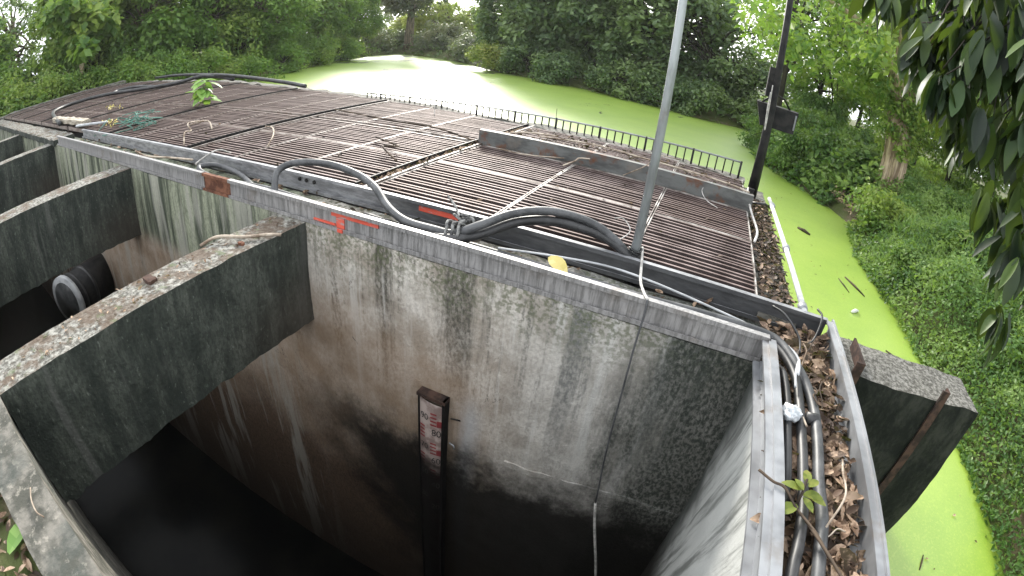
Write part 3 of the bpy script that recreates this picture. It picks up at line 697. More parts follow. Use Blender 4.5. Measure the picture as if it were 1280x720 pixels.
MB().tube(spline([(-0.20, 2.46, 0.03), (-0.18, 2.36, 0.012), (-0.15, 2.2, -0.03), (-0.11, 2.02, 0.0), (-0.08, 1.943, 0.006)]), 0.0075, 6).build('upper_length', M['cord'], co)
MB().tube(spline([(-0.08, 1.943, 0.006), (-0.075, 1.93, -0.06), (-0.075, 1.91, -0.3), (-0.05, 1.89, -0.85), (0.0, 1.86, -1.30)]), 0.0055, 6).build('dark_length', M['greycable'], co, label='dark length of the cord')
MB().tube(spline([(0.0, 1.86, -1.30), (0.05, 1.84, -1.5), (0.24, 1.80, -2.2), (0.4, 1.7, -3.2), (0.45, 1.6, -4.1)]), 0.009, 6).build('lower_length', M['cord'], co)

# ------------------------------------------------------------------ staff gauge
ga = empty('staff_gauge', (-1.11, 1.9, -3.9), 'red and white water level gauge board on the pit wall', 'gauge')
def arc(x): return 1.915 - 0.022 * (1 - ((x + 1.11) / 0.1) ** 2)      # board bows towards the camera
xs = np.linspace(-1.195, -1.03, 9)
V = []; F = []
for x in xs: V += [(x, arc(x), -1.03 - .02 * (x + 1.2) / .18), (x, arc(x), -3.9)]
for i in range(8): F.append((2 * i, 2 * i + 1, 2 * i + 3, 2 * i + 2))
MB().raw(V, F, True).build('plate', M['gaugeplate'], ga)
MB().box((-1.029, 1.888, -3.9), (-1.013, 1.985, -0.99)).box((-1.205, 1.90, -3.9), (-1.196, 1.985, -1.0)).build('side_channel', M['sump'], ga)
MB().box((-1.206, 1.885, -1.012), (-1.010, 1.96, -0.990)).build('cap', M['darkrust'], ga)
MB().tube([(-0.99, 1.93, -1.36), (-0.955, 1.92, -1.36), (-0.955, 1.93, -1.40)], 0.006, 5).build('hook', M['pvc'], ga)
MB().tube([(-0.99, 1.93, -1.14), (-0.93, 1.945, -1.14)], 0.005, 5).build('bolt', M['black'], ga)
red = MB(); blk = MB()
def mark(mb, x0, x1, z0, z1): mb.raw([(x0, arc(x0) - .003, z0), (x1, arc(x1) - .003, z0), (x1, arc(x1) - .003, z1), (x0, arc(x0) - .003, z1)], [(0, 1, 2, 3)])
for k in range(14):
    zt = -1.12 - 0.27 * k
    for j in range(4): mark(red, -1.11, -1.068, zt - 0.032 * j - .014, zt - 0.032 * j)
    mark(red, -1.066, -1.034, zt - 0.11, zt - 0.055)
    zl = zt - 0.135
    for j in range(4): mark(red, -1.190, -1.152, zl - 0.032 * j - .014, zl - 0.032 * j)
red.build('tick_marks', M['gaugered'], ga)
def digits(txt, x, z, h):
    c = bpy.data.curves.new('txt', 'FONT'); c.body = txt; c.size = h * S; c.align_x = 'CENTER'
    o = bpy.data.objects.new('txt', c); COL.objects.link(o)
    dg = bpy.context.evaluated_depsgraph_get(); me = bpy.data.meshes.new_from_object(o.evaluated_get(dg))
    v = np.array([q.co[:] for q in me.vertices]) / S; f = [tuple(p.vertices) for p in me.polygons]
    bpy.data.objects.remove(o)
    w = np.stack([x + v[:, 0] * 0.8, 0 * v[:, 0], z + v[:, 1]], 1); w[:, 1] = arc(w[:, 0]) - .004
    blk.raw(w, f)
for k in range(4):
    digits(str(80 - 20 * k), -1.068, -1.315 - 0.27 * k, 0.082); digits(str(90 - 20 * k), -1.155, -1.195 - 0.27 * k, 0.075)
blk.build('numerals', M['gaugeblack'], ga)

# ------------------------------------------------------------------ outlet pipe under the struts
op = empty('outlet_pipe', (-6.2, 1.6, -1.9), 'dark round outlet pipe with a pale disc end below the second strut', 'pipe')
def ring(t0, t1, r, m, nm, n=28):
    a, d = np.array((-6.45, 1.97, -1.80)), np.array((0.30, -0.82, 0.02))
    MB().tube([a + d * t0, a + d * t1], r, n).build(nm, m, op)
ring(0, .88, 0.30, M['black'], 'barrel'); ring(.86, .93, 0.335, M['pvc'], 'flange'); ring(.93, .945, 0.26, M['greycable'], 'flap_disc')
ring(.50, .55, 0.315, M['rubber'], 'hoop'); ring(.74, .77, 0.312, M['rubber'], 'hoop')

# ------------------------------------------------------------------ things lying about
def lump(pts, r, m, name, label, cat, group=None): return MB().tube(spline(pts, 6), r, 6).build(name, m, label=label, cat=cat, group=group)
V, F = grid_box((-9.9, 2.42, 0.0), (-7.75, 2.58, 0.075), 0.06, 0.008, 6, 3)
V[:, 2] += (V[:, 0] + 9.9) * 0.01
MB().raw(V, F, True).build('timber', M['wood'], label='weathered grey timber lying at the left end of the channels', cat='timber')
cable([(-9.0, 2.35, 0.03), (-10.4, 2.6, 0.05), (-11.6, 2.9, 0.05), (-12.2, 3.4, 0.05), (-12.2, 4.2, 0.06), (-11.6, 4.75, 0.06), (-10.8, 5.1, 0.07), (-10.2, 5.6, 0.10), (-10.0, 6.1, 0.16), (-9.4, 6.25, 0.13), (-8.8, 6.2, 0.08)], 0.042, M['rubber'], 'thick black hose snaking across the far left of the deck', name='hose', cat='hose', group=None)
cable([(-11.9, 4.6, 0.05), (-12.3, 4.9, 0.06), (-11.9, 5.25, 0.08), (-10.9, 5.3, 0.07)], 0.04, M['rubber'], 'short black hose beside the long snaking hose', name='hose', cat='hose', group=None)
cable([(-12.8, 6.3, 0.13), (-11.5, 6.35, 0.17), (-9.2, 6.2, 0.17), (-7.0, 5.95, 0.10), (-6.2, 5.88, 0.05)], 0.036, M['rubber'], 'long straight black pipe lying along the pond edge of the deck', name='pipe', cat='pipe', group=None)
cable([(-7.9, 2.38, 0.02), (-7.75, 2.32, 0.05), (-7.4, 2.45, 0.06), (-7.2, 2.6, 0.05), (-7.35, 2.7, 0.03)], 0.02, M['pvc'], 'grey hose end curling by the timber', name='hose', cat='hose', group=None)
mb = MB()
for _ in range(26):
    c0 = np.array((-6.35 + rng.normal(0, .3), 2.8 + rng.normal(0, .1), 0.03 + abs(rng.normal(0, .03))))
    mb.tube(spline([c0, c0 + rng.normal(0, .12, 3) * (1, 1, .4), c0 + rng.normal(0, .2, 3) * (1, 1, .35) + (0, 0, .03)], 4), 0.006, 5)
mb.build('netting', M['net'], label='tangle of faded green netting on the left grating', cat='netting')
def leafblade(base, d, up, L, W, fold=0.12, droop=0.2, n=5):
    d = np.array(d, float); d /= np.linalg.norm(d); up = np.array(up, float)
    w = np.cross(d, up); w /= np.linalg.norm(w) + 1e-9; nn = np.cross(w, d)
    V = []; F = []
    for i in range(n + 1):
        t = i / n; wd = W * math.sin(math.pi * min(1, t * .93 + .05)) ** 0.8
        c = np.array(base) + d * L * t - nn * droop * L * t * t
        V += [c + w * wd / 2 + nn * fold * wd, c, c - w * wd / 2 + nn * fold * wd]
    for i in range(n):
        b = 3 * i; F += [(b, b + 1, b + 4, b + 3), (b + 1, b + 2, b + 5, b + 4)]
    return V, F
sp = empty('sapling', (-6.75, 4.15, -0.02), 'young green sapling sprouting through the grating', 'plant')
MB().tube([(-6.75, 4.15, -0.05), (-6.74, 4.15, 0.2), (-6.72, 4.16, 0.36)], 0.012, 6).build('stem', M['twig'], sp)
mb = MB()
for k in range(34):
    a = rng.uniform(0, 6.28); h = rng.uniform(0.02, 0.38)
    V, F = leafblade((-6.74 + rng.normal(0, .05), 4.15 + rng.normal(0, .05), h), (math.cos(a), math.sin(a), rng.uniform(-.5, .3)), (0, 0, 1), rng.uniform(.15, .26), rng.uniform(.10, .16)); mb.raw(V, F, True)
mb.build('leaf_cluster', M['sapling'], sp, tint=True)
sp = empty('weed_plant', (0.60, 1.05, -0.06), 'bright green weed sprouting between the cables in the trench', 'plant')
MB().tube([(0.59, 1.03, -0.06), (0.595, 1.06, -0.0), (0.60, 1.10, 0.03)], 0.005, 6).build('stem', M['darktwig'], sp)
mb = MB()
for (x, y, z, a, L) in ((.60, 1.09, .02, 1.4, .07), (.59, 1.07, .01, 2.9, .07), (.60, 1.06, .0, .2, .08), (.585, 1.02, -.01, -2.6, .09), (.60, 1.05, 0, -.9, .06), (.61, 1.08, .02, .8, .06), (.59, 1.06, .02, 2.1, .05), (.62, 1.06, .0, -.2, .07)):
    V, F = leafblade((x, y, z), (math.cos(a), math.sin(a), .1), (0, 0, 1), L, L * .5); mb.raw(V, F, True)
mb.build('leaf_cluster', M['yellow'], sp, tint=True)
V, F = leafblade((-0.60, 2.115, -0.01), (.8, -0.55, -.02), (0, -.5, 1), 0.135, 0.075, .12, .25)
MB().raw(V, F, True).build('fallen_leaf', M['yleaf'], tint=True, label='single curled yellow leaf lying in the cable trough', cat='leaf')
V, F = leafblade((-1.36, -0.36, -0.2), (-.25, .9, .25), (0, -.3, 1), 0.16, 0.085)
MB().raw(V, F, True).build('fallen_leaf', M['sapling'], tint=True, label='green ribbed leaf in the lower left corner', cat='leaf')
# clear plastic scrap and the black bits
V, F = grid_box((-.04, -.04, -.03), (.04, .04, .03), .012, 0.0, 1, 0)
V = V / (np.linalg.norm(V, axis=1)[:, None]) * (0.042 + 0.008 * vnoise(V * 60)[:, :1]) * (1, 1, .6)
MB().raw(V + (0.592, 1.50, -0.03), F, True).build('plastic_scrap', M['plastic'], label='crumpled clear plastic scrap on the trench cables', cat='plastic')
MB().tube([(0.665, 1.52, -0.048), (0.712, 1.52, -0.045)], 0.0255, 10).build('cable_collar', M['rubber'], label='dark collar on the cable nearest the dry leaves', cat='collar')
for (x, y, w, lb, m) in ((-2.26, 0.93, .042, 'flat rust coloured flake halfway along the nearest strut', 'darkrust'), (-2.16, 1.50, .018, 'small pinkish flake near the wall end of the nearest strut', 'rust')):
    V, F = grid_box((x - w, y - w * .6, T + .004), (x + w, y + w * .6, T + .02), .012, .004, 30, 1)
    MB().raw(V, F, True).build('flake', M[m], label=lb, cat='debris')
lump([(-2.38, 1.35, T + .0), (-2.33, 1.45, T + .03), (-2.2, 1.56, T + .02), (-2.1, 1.66, T + .02), (-2.05, 1.72, T + .01)], 0.010, M['twig'], 'twig', 'pale twig across the wall end of the nearest strut', 'twig')
lump([(-1.45, -0.14, T + .012), (-1.40, -0.16, T + .012), (-1.34, -0.165, T + .012), (-1.30, -0.15, T + .012)], 0.003, M['twig'], 'twig', 'thin pale twig on the lower left pit edge', 'twig')
tw = [([(-4.35, 2.42, 0), (-4.55, 2.55, .08), (-4.75, 2.75, .04), (-4.9, 2.8, .1), (-5.2, 3.2, .03)], .012, 'forked pale twig on the left grating', 'twig'),
      ([(-4.7, 3.0, .0), (-4.95, 3.1, .06), (-5.2, 3.0, .02)], .014, 'short pale twig beside the forked twig', 'twig'),
      ([(-3.4, 2.75, 0), (-3.55, 2.95, .05), (-3.8, 3.15, .06), (-4.1, 3.3, .02)], .012, 'crooked twig by the second seam strip', 'twig'),
      ([(-2.15, 3.0, 0), (-2.4, 3.15, .05), (-2.35, 3.3, .03), (-2.75, 3.5, .02)], .012, 'dark crooked twig left of the first seam strip', 'darktwig'),
      ([(-3.0, 4.9, 0), (-3.05, 4.95, .3)], .006, 'upright pale wire on the grating by the railing', 'cord'),
      ([(-1.1, 3.85, 0), (-1.04, 3.98, .03), (-1.02, 4.03, .05), (-0.93, 4.05, .06)], .011, 'pale twig leaning on the steel upstand', 'twig'),
      ([(-0.62, 4.0, 0), (-0.45, 4.05, .12), (-0.38, 4.2, .2), (-0.2, 4.5, .16)], .007, 'thin twig reaching over the upstand beside the pole', 'twig'),
      ([(-1.75, 3.95, 0.0), (-1.45, 3.9, .01), (-1.15, 4.03, .02)], .008, 'curved twig at the left foot of the upstand', 'twig'),
      ([(0.12, 4.1, .12), (0.05, 4.06, .05), (0.1, 3.95, 0.0), (0.2, 3.8, 0.0)], .005, 'thin pale wire hanging over the upstand', 'cord'),
      ([(-1.5, 4.35, .10), (-1.0, 4.30, .14), (-0.5, 4.28, .13), (0.2, 4.2, .13), (0.45, 4.14, .12)], .012, 'long pale stick lying along the back of the upstand', 'twig'),
      ([(-2.05, 4.5, .0), (-1.7, 4.5, .08), (-1.35, 4.42, .12)], .014, 'bleached forked stick at the left end of the upstand', 'twig'),
      ([(-2.0, 4.05, 0), (-2.6, 4.25, .02), (-3.2, 4.3, .01), (-4.2, 4.5, .01)], .014, 'long dark stick on the grating left of the upstand', 'darktwig'),
      ([(-0.35, 2.52, .0), (-0.3, 2.6, .05), (-0.36, 2.66, .09), (-0.4, 2.6, .1)], .005, 'hooked white wire end by the pole', 'cord')]
for p, r, lb, m in tw: lump(p, r * .65, M[m], 'twig' if 'wire' not in lb else 'wire', lb, 'twig' if 'wire' not in lb else 'wire')
lump([(0.44, 1.11, 0.006), (0.49, 1.075, 0.008), (0.53, 1.06, 0.010), (0.58, 1.01, -0.01), (0.65, 0.93, -0.01), (0.70, 0.86, -.02)], 0.0045, M['darktwig'], 'twig', 'dark twig lying across the pit side channel and the trench cables', 'twig')
lump([(0.62, 0.98, -.02), (0.68, 0.86, 0.0), (0.76, 0.76, -.01), (0.85, 0.66, -.02)], 0.005, M['darktwig'], 'twig', 'dark twig over the dry leaves at the near end of the trench', 'twig')
lump([(0.70, 0.98, -.03), (0.75, 1.08, 0.02), (0.76, 1.2, 0.01), (0.79, 1.3, -.02)], 0.004, M['twig'], 'twig', 'thin reddish stalk standing in the trench leaves', 'twig')
lump([(0.54, 2.30, 0.0), (0.60, 2.22, .01), (0.68, 2.12, -.03), (0.69, 2.02, -.06)], 0.006, M['rubber'], 'wire', 'thin black wire curling down the end of the rear channel', 'wire')
lump([(0.80, 2.37, 0.03), (0.82, 2.30, .02), (0.78, 2.18, -.06), (0.70, 2.13, -.08)], 0.006, M['rubber'], 'wire', 'thin black wire looping at the corner over the trench', 'wire')
for k in range(14):
    x = rng.uniform(.56, .82); y = rng.uniform(.6, 2.1)
    p = np.array((x, y, -.055)); q = [p]
    a = rng.uniform(0, 6.28)
    for _ in range(4): a += rng.normal(0, .7); q.append(q[-1] + np.array((math.cos(a) * .03, math.sin(a) * .06, rng.normal(.004, .008))))
    tag(lump(np.clip(q, (.54, 0, -.1), (.85, 2.3, 0)), rng.uniform(.002, .0042), M['darktwig' if k % 3 else 'twig'], 'rootlet', 'thin wiry rootlet tangled among the cables and leaves of the trench', 'root'), group='rootlets in the trench')
# floating things
fl = [((2.24, 5.35), (2.36, 5.45), .028, 'white', 'small white scrap floating on the green water', 'scrap'),
      ((2.42, 6.55), (2.62, 6.05), .016, 'darktwig', 'dark stick floating beside the white scrap', 'stick'),
      ((2.28, 6.4), (2.36, 6.0), .010, 'darktwig', 'small dark stick floating left of the white scrap', 'stick'),
      ((2.55, 4.65), (2.75, 4.45), .012, 'darktwig', 'dark stick floating near the bank behind the wing wall', 'stick'),
      ((2.20, 1.80), (2.26, 1.93), .008, 'darktwig', 'thin dark stick floating in the nearest green water', 'stick'),
      ((1.9, 8.3), (2.1, 8.1), .03, 'darktwig', 'dark clump floating in the middle of the channel', 'stick'),
      ((2.0, 4.55), (2.04, 4.58), .02, 'darktwig', 'round dark speck floating off the wing wall end', 'stick')]
for a, b, r, m, lb, ct in fl:
    MB().tube([(a[0], a[1], WZ + r * .5), ((a[0] + b[0]) / 2, (a[1] + b[1]) / 2, WZ + r * .8), (b[0], b[1], WZ + r * .5)], [r * .6, r, r * .5], 6).build(ct, M[m], label=lb, cat=ct)
mb = MB()
P = np.stack([rng.uniform(0.95, 3.0, 150), rng.uniform(0.5, 13, 150), np.full(150, WZ + .012)], 1)
mb.quads(leaves(P, np.tile((0, 0, 1.0), (150, 1)) + rng.normal(0, .15, (150, 3)), rng.uniform(.02, .055, 150), .5)).build('floating_specks', M['litter'], tint=True, kind='stuff')
mb = MB()
P = np.stack([rng.normal(-7.3, .2, 40), rng.normal(2.75, .06, 40), rng.uniform(0, .02, 40)], 1)
mb.quads(leaves(P, rng.normal(size=(40, 3)) + (0, 0, 1.5), 0.055)); mb.build('yellow_leaves', M['yleaf'], tint=True, kind='stuff')
mb = MB()
P = np.stack([rng.normal(-9.3, .2, 30), rng.normal(3.55, .07, 30), rng.uniform(0, .02, 30)], 1)
mb.quads(leaves(P, rng.normal(size=(30, 3)) + (0, 0, 1.5), 0.055)); mb.build('yellow_leaves', M['yleaf'], tint=True, kind='stuff')
# leaf litter
def litter(name, n, xr, yr, z, size, m='litter', pile=0.03, cond=None):
    P = np.stack([rng.uniform(*xr, n), rng.uniform(*yr, n), z + rng.random(n) * pile], 1)
    if cond is not None: P = P[cond(P)]
    N = rng.normal(0, .55, (len(P), 3)) + (0, 0, 1)
    mb = MB()
    for p, nn in zip(P, N):
        a = rng.uniform(0, 6.28); L = rng.uniform(*size)
        V, F = leafblade(p, (math.cos(a), math.sin(a), rng.uniform(-.25, .35)), nn, L, L * rng.uniform(.35, .6), .18, rng.uniform(-.4, .4), 3); mb.raw(V, F, True)
    t = np.repeat(rng.random(len(P)) ** 1.3, 6)
    return mb.build(name, M[m], kind='stuff', tint=t)
litter('dry_leaves', 2600, (0.53, 0.87), (0.3, 2.3), -0.125, (.022, .085), pile=.055, cond=lambda P: (P[:, 0] > .60 + .1 * rng.random(len(P))) | (rng.random(len(P)) < .35))
MB().raw([(0.52, -2, -0.128), (0.89, -2, -0.128), (0.89, 2.34, -0.128), (0.52, 2.34, -0.128)], [(0, 1, 2, 3)]).build('trench_soil', M['darktwig'], kind='structure')
litter('dry_leaves', 1300, (0.51, 0.70), (2.42, 4.75), -0.08, (.018, .055), 'darklitter', pile=.02)
litter('dry_leaves', 160, (0.52, 0.70), (2.42, 4.6), -0.065, (.03, .06), pile=.02)
litter('dry_leaves', 260, (-7.6, 0.5), (2.02, 2.34), -0.13, (.03, .07), pile=.02)
litter('dry_leaves', 1700, (-2.0, 0.48), (4.14, 5.25), -0.05, (.02, .06), 'darklitter', pile=.04)
litter('dry_leaves', 350, (-2.03, -1.97), (2.42, 5.2), -0.015, (.02, .05), pile=.006)
litter('dry_leaves', 110, (-8, 0.4), (2.4, 4.0), -0.015, (.015, .04), 'darklitter', pile=.006)
litter('dry_leaves', 120, (-2.34, -2.1), (0.0, 1.9), T + .005, (.01, .03), pile=.006)
litter('dry_leaves', 320, (-2.4, -1.1), (-0.6, -0.28), -0.235, (.03, .07), pile=.04)

# ================================================================== VEGETATION
def clump_leaves(C, rad, n, size, aspect=.5, flat=0.75, droop=.4):
    d = rng.normal(size=(n, 3)); d /= np.linalg.norm(d, axis=1)[:, None]
    r = rng.random(n) ** (1 / 2.2)
    P = C + d * (r * rad)[:, None] * (1, 1, flat)
    N = d * .8 + (0, 0, .8) + rng.normal(0, .55, (n, 3))
    return leaves(P, N, rng.uniform(size * .65, size * 1.25, n), aspect, droop)
def tree(name, loc, H, crown, nclump, nleaf, leaf, mat, bark, trunk_r, label, group=None, cat='tree', low=0.0, lean=(0, 0), clump_r=(.5, .9), flat=.75, hole=None, aspect=.5):
    """crown=(rx,ry,z0,z1) in drawing units above the foot"""
    x, y = loc[:2]; z = float(ground_z(np.array(x), np.array(y))) if len(loc) < 3 else loc[2]
    t = empty(name, (x, y, z), label, cat, group)
    rx, ry, z0, z1 = crown
    cz, rz = (z0 + z1) / 2, (z1 - z0) / 2
    Cs = []
    while len(Cs) < nclump:
        d = rng.normal(size=3); d /= np.linalg.norm(d)
        r = rng.uniform(.45, 1.0) ** .6
        c = np.array((d[0] * rx * r + lean[0], d[1] * ry * r + lean[1], cz + d[2] * rz * r))
        if hole is not None and hole(c): continue
        Cs.append(c)
    base = np.array((x, y, z))
    mb = MB()
    top = base + (lean[0], lean[1], z0 + (z1 - z0) * .7)
    mid = base + (lean[0] * .35 + rng.normal(0, .08), lean[1] * .35, (z0 + (z1 - z0) * .3) * .6)
    mb.tube(spline([base - (0, 0, .15), base + (0, 0, .1), mid, top], 5), np.interp(np.linspace(0, 1, 16), [0, .06, .5, 1], [trunk_r * 1.5, trunk_r * 1.1, trunk_r * .8, trunk_r * .25]), 9)
    for c in Cs[::2]:
        s = mid + (top - mid) * rng.uniform(0, .8); e = base + c
        mb.tube(spline([s, (s + e) / 2 + (0, 0, .12 * np.linalg.norm(e - s)), e], 3), np.linspace(trunk_r * .34, trunk_r * .07, 7), 5, False)
    mb.build('trunk', bark, t)
    mb = MB(); tint = []
    for c in Cs:
        rr = rng.uniform(*clump_r); k = int(nleaf * rng.uniform(.7, 1.3))
        mb.quads(clump_leaves(base + c, rr, k, leaf, aspect, flat))
        tint.append(np.clip(rng.random(k) * .6 + rng.uniform(0, .4), 0, 1))
    mb.build('crown', mat, t, tint=np.concatenate(tint))
    return t
def D(dx, dy, d): return (dx * d, dy * d)
# --- the dark trees hanging over the far right side of the pond
tA = tree('broadleaf_tree', D(-.129, .992, 26.5), 9, (4.2, 3.6, 0.3, 7.5), 135, 105, .38, M['deep'], M['darkbark'], .35, 'dense dark tree overhanging the pond just left of the pole', 'dark trees across the pond', clump_r=(.6, 1.1))
tB = tree('broadleaf_tree', D(-.238, .971, 28.0), 9, (3.6, 3.4, 0.2, 8.5), 115, 105, .38, M['deep'], M['darkbark'], .3, 'dark tree across the pond with branches dipping to the water', 'dark trees across the pond', clump_r=(.6, 1.0))
dup(tA, D(-.33, .944, 30.5) + (-.95,), 'tall dark tree across the pond above the yellow green bush', 1.3, (.95, .95, 1.1))
dup(tB, D(-.39, .92, 33) + (-.95,), 'greyish dark tree at the left end of the far dark row', 2.4, (.9, .9, 1.05))
tC = tree('broadleaf_tree', D(-.02, 1.0, 25.2), 9, (3.2, 2.6, 0.2, 6.5), 44, 110, .27, M['deep'], M['darkbark'], .26, 'dark tree with sky showing through right of the pole', 'dark trees across the pond', clump_r=(.5, .9), hole=lambda c: (2.0 < c[2] < 3.6 and c[0] > -1.8) or (c[2] > 4.0 and c[0] > -.9))
tree('broadleaf_tree', D(.06, .998, 26.0), 9, (2.8, 2.4, 0.2, 3.1), 62, 110, .27, M['deep'], M['darkbark'], .24, 'lower dark tree across the water left of the lamp post', 'dark trees across the pond', clump_r=(.5, .9))
dup(tA, D(-.27, .96, 36) + (-.6,), 'tall tree standing behind the dark row across the pond', 4.0, (1.1, 1.1, 1.3))
bA = tree('bush', D(-.42, .907, 29.2), 2, (1.8, 1.3, 0.0, 1.5), 34, 110, .2, M['yellow'], M['darkbark'], .08, 'yellow green bush at the water edge across the pond', 'bushes at the far pond edge', 'bush', clump_r=(.35, .6))
bB = tree('bush', D(-.365, .93, 27.6), 2, (1.8, 1.2, -.1, 1.7), 34, 110, .2, M['deep'], M['darkbark'], .08, 'dark bush at the water right of the yellow green bush', 'bushes at the far pond edge', 'bush', clump_r=(.35, .6))
dup(bB, D(-.30, .955, 25.9) + (-1.1,), 'dark bush dipping into the water below the far dark trees', 1.1, (1.1, 1.0, 1.0))
dup(bB, D(-.20, .98, 24.4) + (-1.1,), 'dark bush over a dark shadow at the middle of the far bank', 2.2, (1.2, 1.0, 1.15))
dup(bB, D(-.10, .995, 23.4) + (-1.1,), 'dark bush at the far bank directly left of the pole', 3.3, (1.1, 1.0, 1.0))
dup(bB, D(-.02, 1.0, 23.2) + (-1.1,), 'dark bush at the far bank directly right of the pole', .7, (1.0, 1.0, 1.0))
dup(bB, D(.06, .998, 24.3) + (-1.1,), 'dark bush at the far bank left of the floodlight', 1.9, (1.0, 1.0, .9))
# --- the pale end of the pond
tY = tree('light_tree', D(-.512, .859, 50), 9, (4.5, 3.5, 0.4, 4.2), 60, 130, .40, M['yellow'], M['bark'], .3, 'pale yellow green tree at the far end of the pond', 'pale trees at the far end of the pond', clump_r=(.8, 1.3))
dup(tY, D(-.45, .89, 53) + (-.6,), 'pale yellow green tree right of the sky gap', 2.0, (1.0, 1.0, .75))
dup(tY, D(-.55, .835, 60) + (-.6,), 'pale low tree right behind the dark trunk at the far end', 4.0, (1.2, 1.2, .8))
tree('dark_trunk_tree', D(-.575, .818, 44), 12, (4.0, 3.5, 3.0, 10), 70, 120, .38, M['dusty'], M['bark'], .5, 'grey tree with a thick dark trunk at the far end of the pond', None, clump_r=(.8, 1.3))  # lighter bark on the trunk stands in for distance haze
tree('sparse_tree', D(-.985, .165, 31) + (-.45,), 9, (2.6, 2.2, 1.2, 6.5), 46, 90, .26, M['deep'], M['bark'], .34, 'sparse tree with a grey trunk before the sky at the top left corner', None, clump_r=(.4, .8))
bC = tree('bush', D(-.52, .854, 41), 2, (2.6, 1.6, -.1, 2.2), 40, 110, .26, M['dusty'], M['darkbark'], .1, 'blue grey bush at the far end of the pond', 'bushes at the far pond edge', 'bush', clump_r=(.5, .8))
dup(bC, D(-.47, .883, 36.5) + (-1.1,), 'blue grey bush left of the yellow green bush', 2.1, (1.0, .9, .9))
dup(bC, D(-.60, .80, 45) + (-1.1,), 'dusty bush below the thick dark trunk', 1.1, (1.1, .9, .9))
dup(bC, D(-.64, .77, 44) + (-1.1,), 'dusty bush where the left bank meets the far end', 3.0, (1.2, .9, 1.1))
# --- the left bank
tL = tree('leafy_tree', D(-.782, .623, 27), 9, (2.8, 2.6, 0.4, 6.5), 110, 150, .24, M['mid'], M['bark'], .2, 'bushy green tree on the left bank above the pond edge', 'trees along the left bank', clump_r=(.5, .9))
dup(tL, D(-.715, .70, 33) + (-.5,), 'bushy green tree on the left bank where the pond turns white', 1.2, (1, 1, 1.1))
dup(tL, D(-.665, .747, 38) + (-.5,), 'yellowish tree on the left bank nearest the far end', 2.6, (.9, .9, .85))
dup(tL, D(-.846, .533, 26) + (-.5,), 'bushy green tree on the left bank above the black hose', 3.6, (1, 1, 1))
tM = tree('leafy_tree', D(-.90, .435, 24), 9, (2.6, 2.4, 0.8, 6.5), 100, 150, .26, M['mid'], M['bark'], .2, 'broad leaved tree behind the left edge of the deck', 'trees along the left bank', clump_r=(.5, .9), aspect=.7)
dup(tM, D(-.95, .31, 25) + (-.45,), 'tree at the far left with a slim pale stem in front', 2.2, (1, 1, 1))
dup(tM, D(-.999, .06, 25) + (-.45,), 'tree at the top left corner with blue sky beside it', 4.2, (.9, .9, .8))
dup(tL, D(-.93, .37, 31) + (-.45,), 'tree in the second row behind the far left of the deck', 5.2, (1.2, 1.2, 1.2))
dup(tL, D(-.82, .57, 33) + (-.45,), 'tree in the second row behind the left bank', 0.4, (1.3, 1.3, 1.25))
dup(tL, D(-.74, .67, 40) + (-.45,), 'tree in the second row behind the turn of the left bank', 2.0, (1.3, 1.3, 1.2))
bD = tree('bush', D(-.80, .60, 22.8), 2, (1.5, 1.1, -.1, 1.5), 34, 120, .17, M['mid'], M['darkbark'], .07, 'shrub on the left bank at the near green water', 'shrubs along the left bank', 'bush', clump_r=(.35, .6))
for k, (dx, dy, d, sc, lb) in enumerate([(-.845, .535, 21.6, 1, 'shrub behind the raised loop of black hose'), (-.885, .466, 20.6, .95, 'shrub behind the deck edge left of the sapling'), (-.92, .392, 19.9, .9, 'shrub behind the deck edge by the pale stem'),
                                    (-.95, .312, 19.6, .9, 'shrub right of the slim pale stem'), (-.972, .235, 19.4, 1, 'shrub left of the slim pale stem'), (-.99, .14, 19.4, 1.1, 'shrub at the left edge of the photo'), (-1.0, .05, 19.6, 1.2, 'shrub cut off by the left edge of the photo'),
                                    (-.755, .656, 25.8, 1.0, 'shrub at the green water edge of the left bank'), (-.715, .70, 29.5, 1.1, 'shrub above the white glare on the left bank'), (-.685, .729, 34, 1.2, 'shrub far along the left bank')]):
    dup(bD, D(dx, dy, d) + (-1.0 if d > 21 else -.75,), lb, k * 1.7, (sc, sc, sc))
for k, (dx, dy, d, lb) in enumerate([(-.86, .51, 24.5, 'tall shrub of the back row above the raised loop of hose'), (-.91, .41, 23.2, 'tall shrub of the back row left of the sapling'), (-.945, .33, 23.0, 'tall shrub of the back row right of the slim stem'),
                                 (-.972, .24, 22.8, 'tall shrub of the back row left of the slim stem'), (-.99, .12, 22.6, 'tall shrub of the back row at the left edge'), (-.81, .59, 26, 'tall shrub of the back row above the black pipe'), (-.76, .65, 30, 'tall shrub of the back row by the green water')]):
    dup(bD, D(dx, dy, d) + (-.6,), lb, k * 2.3, (1.3, 1.3, 1.75))
t = empty('thin_tree', D(-.955, .295, 20.6) + (-.6,), 'slim pale stemmed tree at the far left behind the deck', 'tree')
b0 = np.array(D(-.955, .295, 20.6) + (-.6,))
mb = MB(); mb.tube(spline([b0, b0 + (.1, .05, .9), b0 + (.25, .2, 1.8), b0 + (.2, .25, 3.4)]), np.linspace(.09, .05, 25), 7)
mb.tube(spline([b0 + (.12, .1, 1.1), b0 + (-.1, .1, 1.7), b0 + (-.3, 0, 2.6)]), .045, 6); mb.build('trunk', M['palebark'], t)
mb = MB()
for k in range(26): mb.quads(clump_leaves(b0 + (rng.normal(.1, .7), rng.normal(.2, .7), rng.uniform(1.9, 4)), .5, 40, .42, .75))
mb.build('crown', M['mid'], t, tint=True)
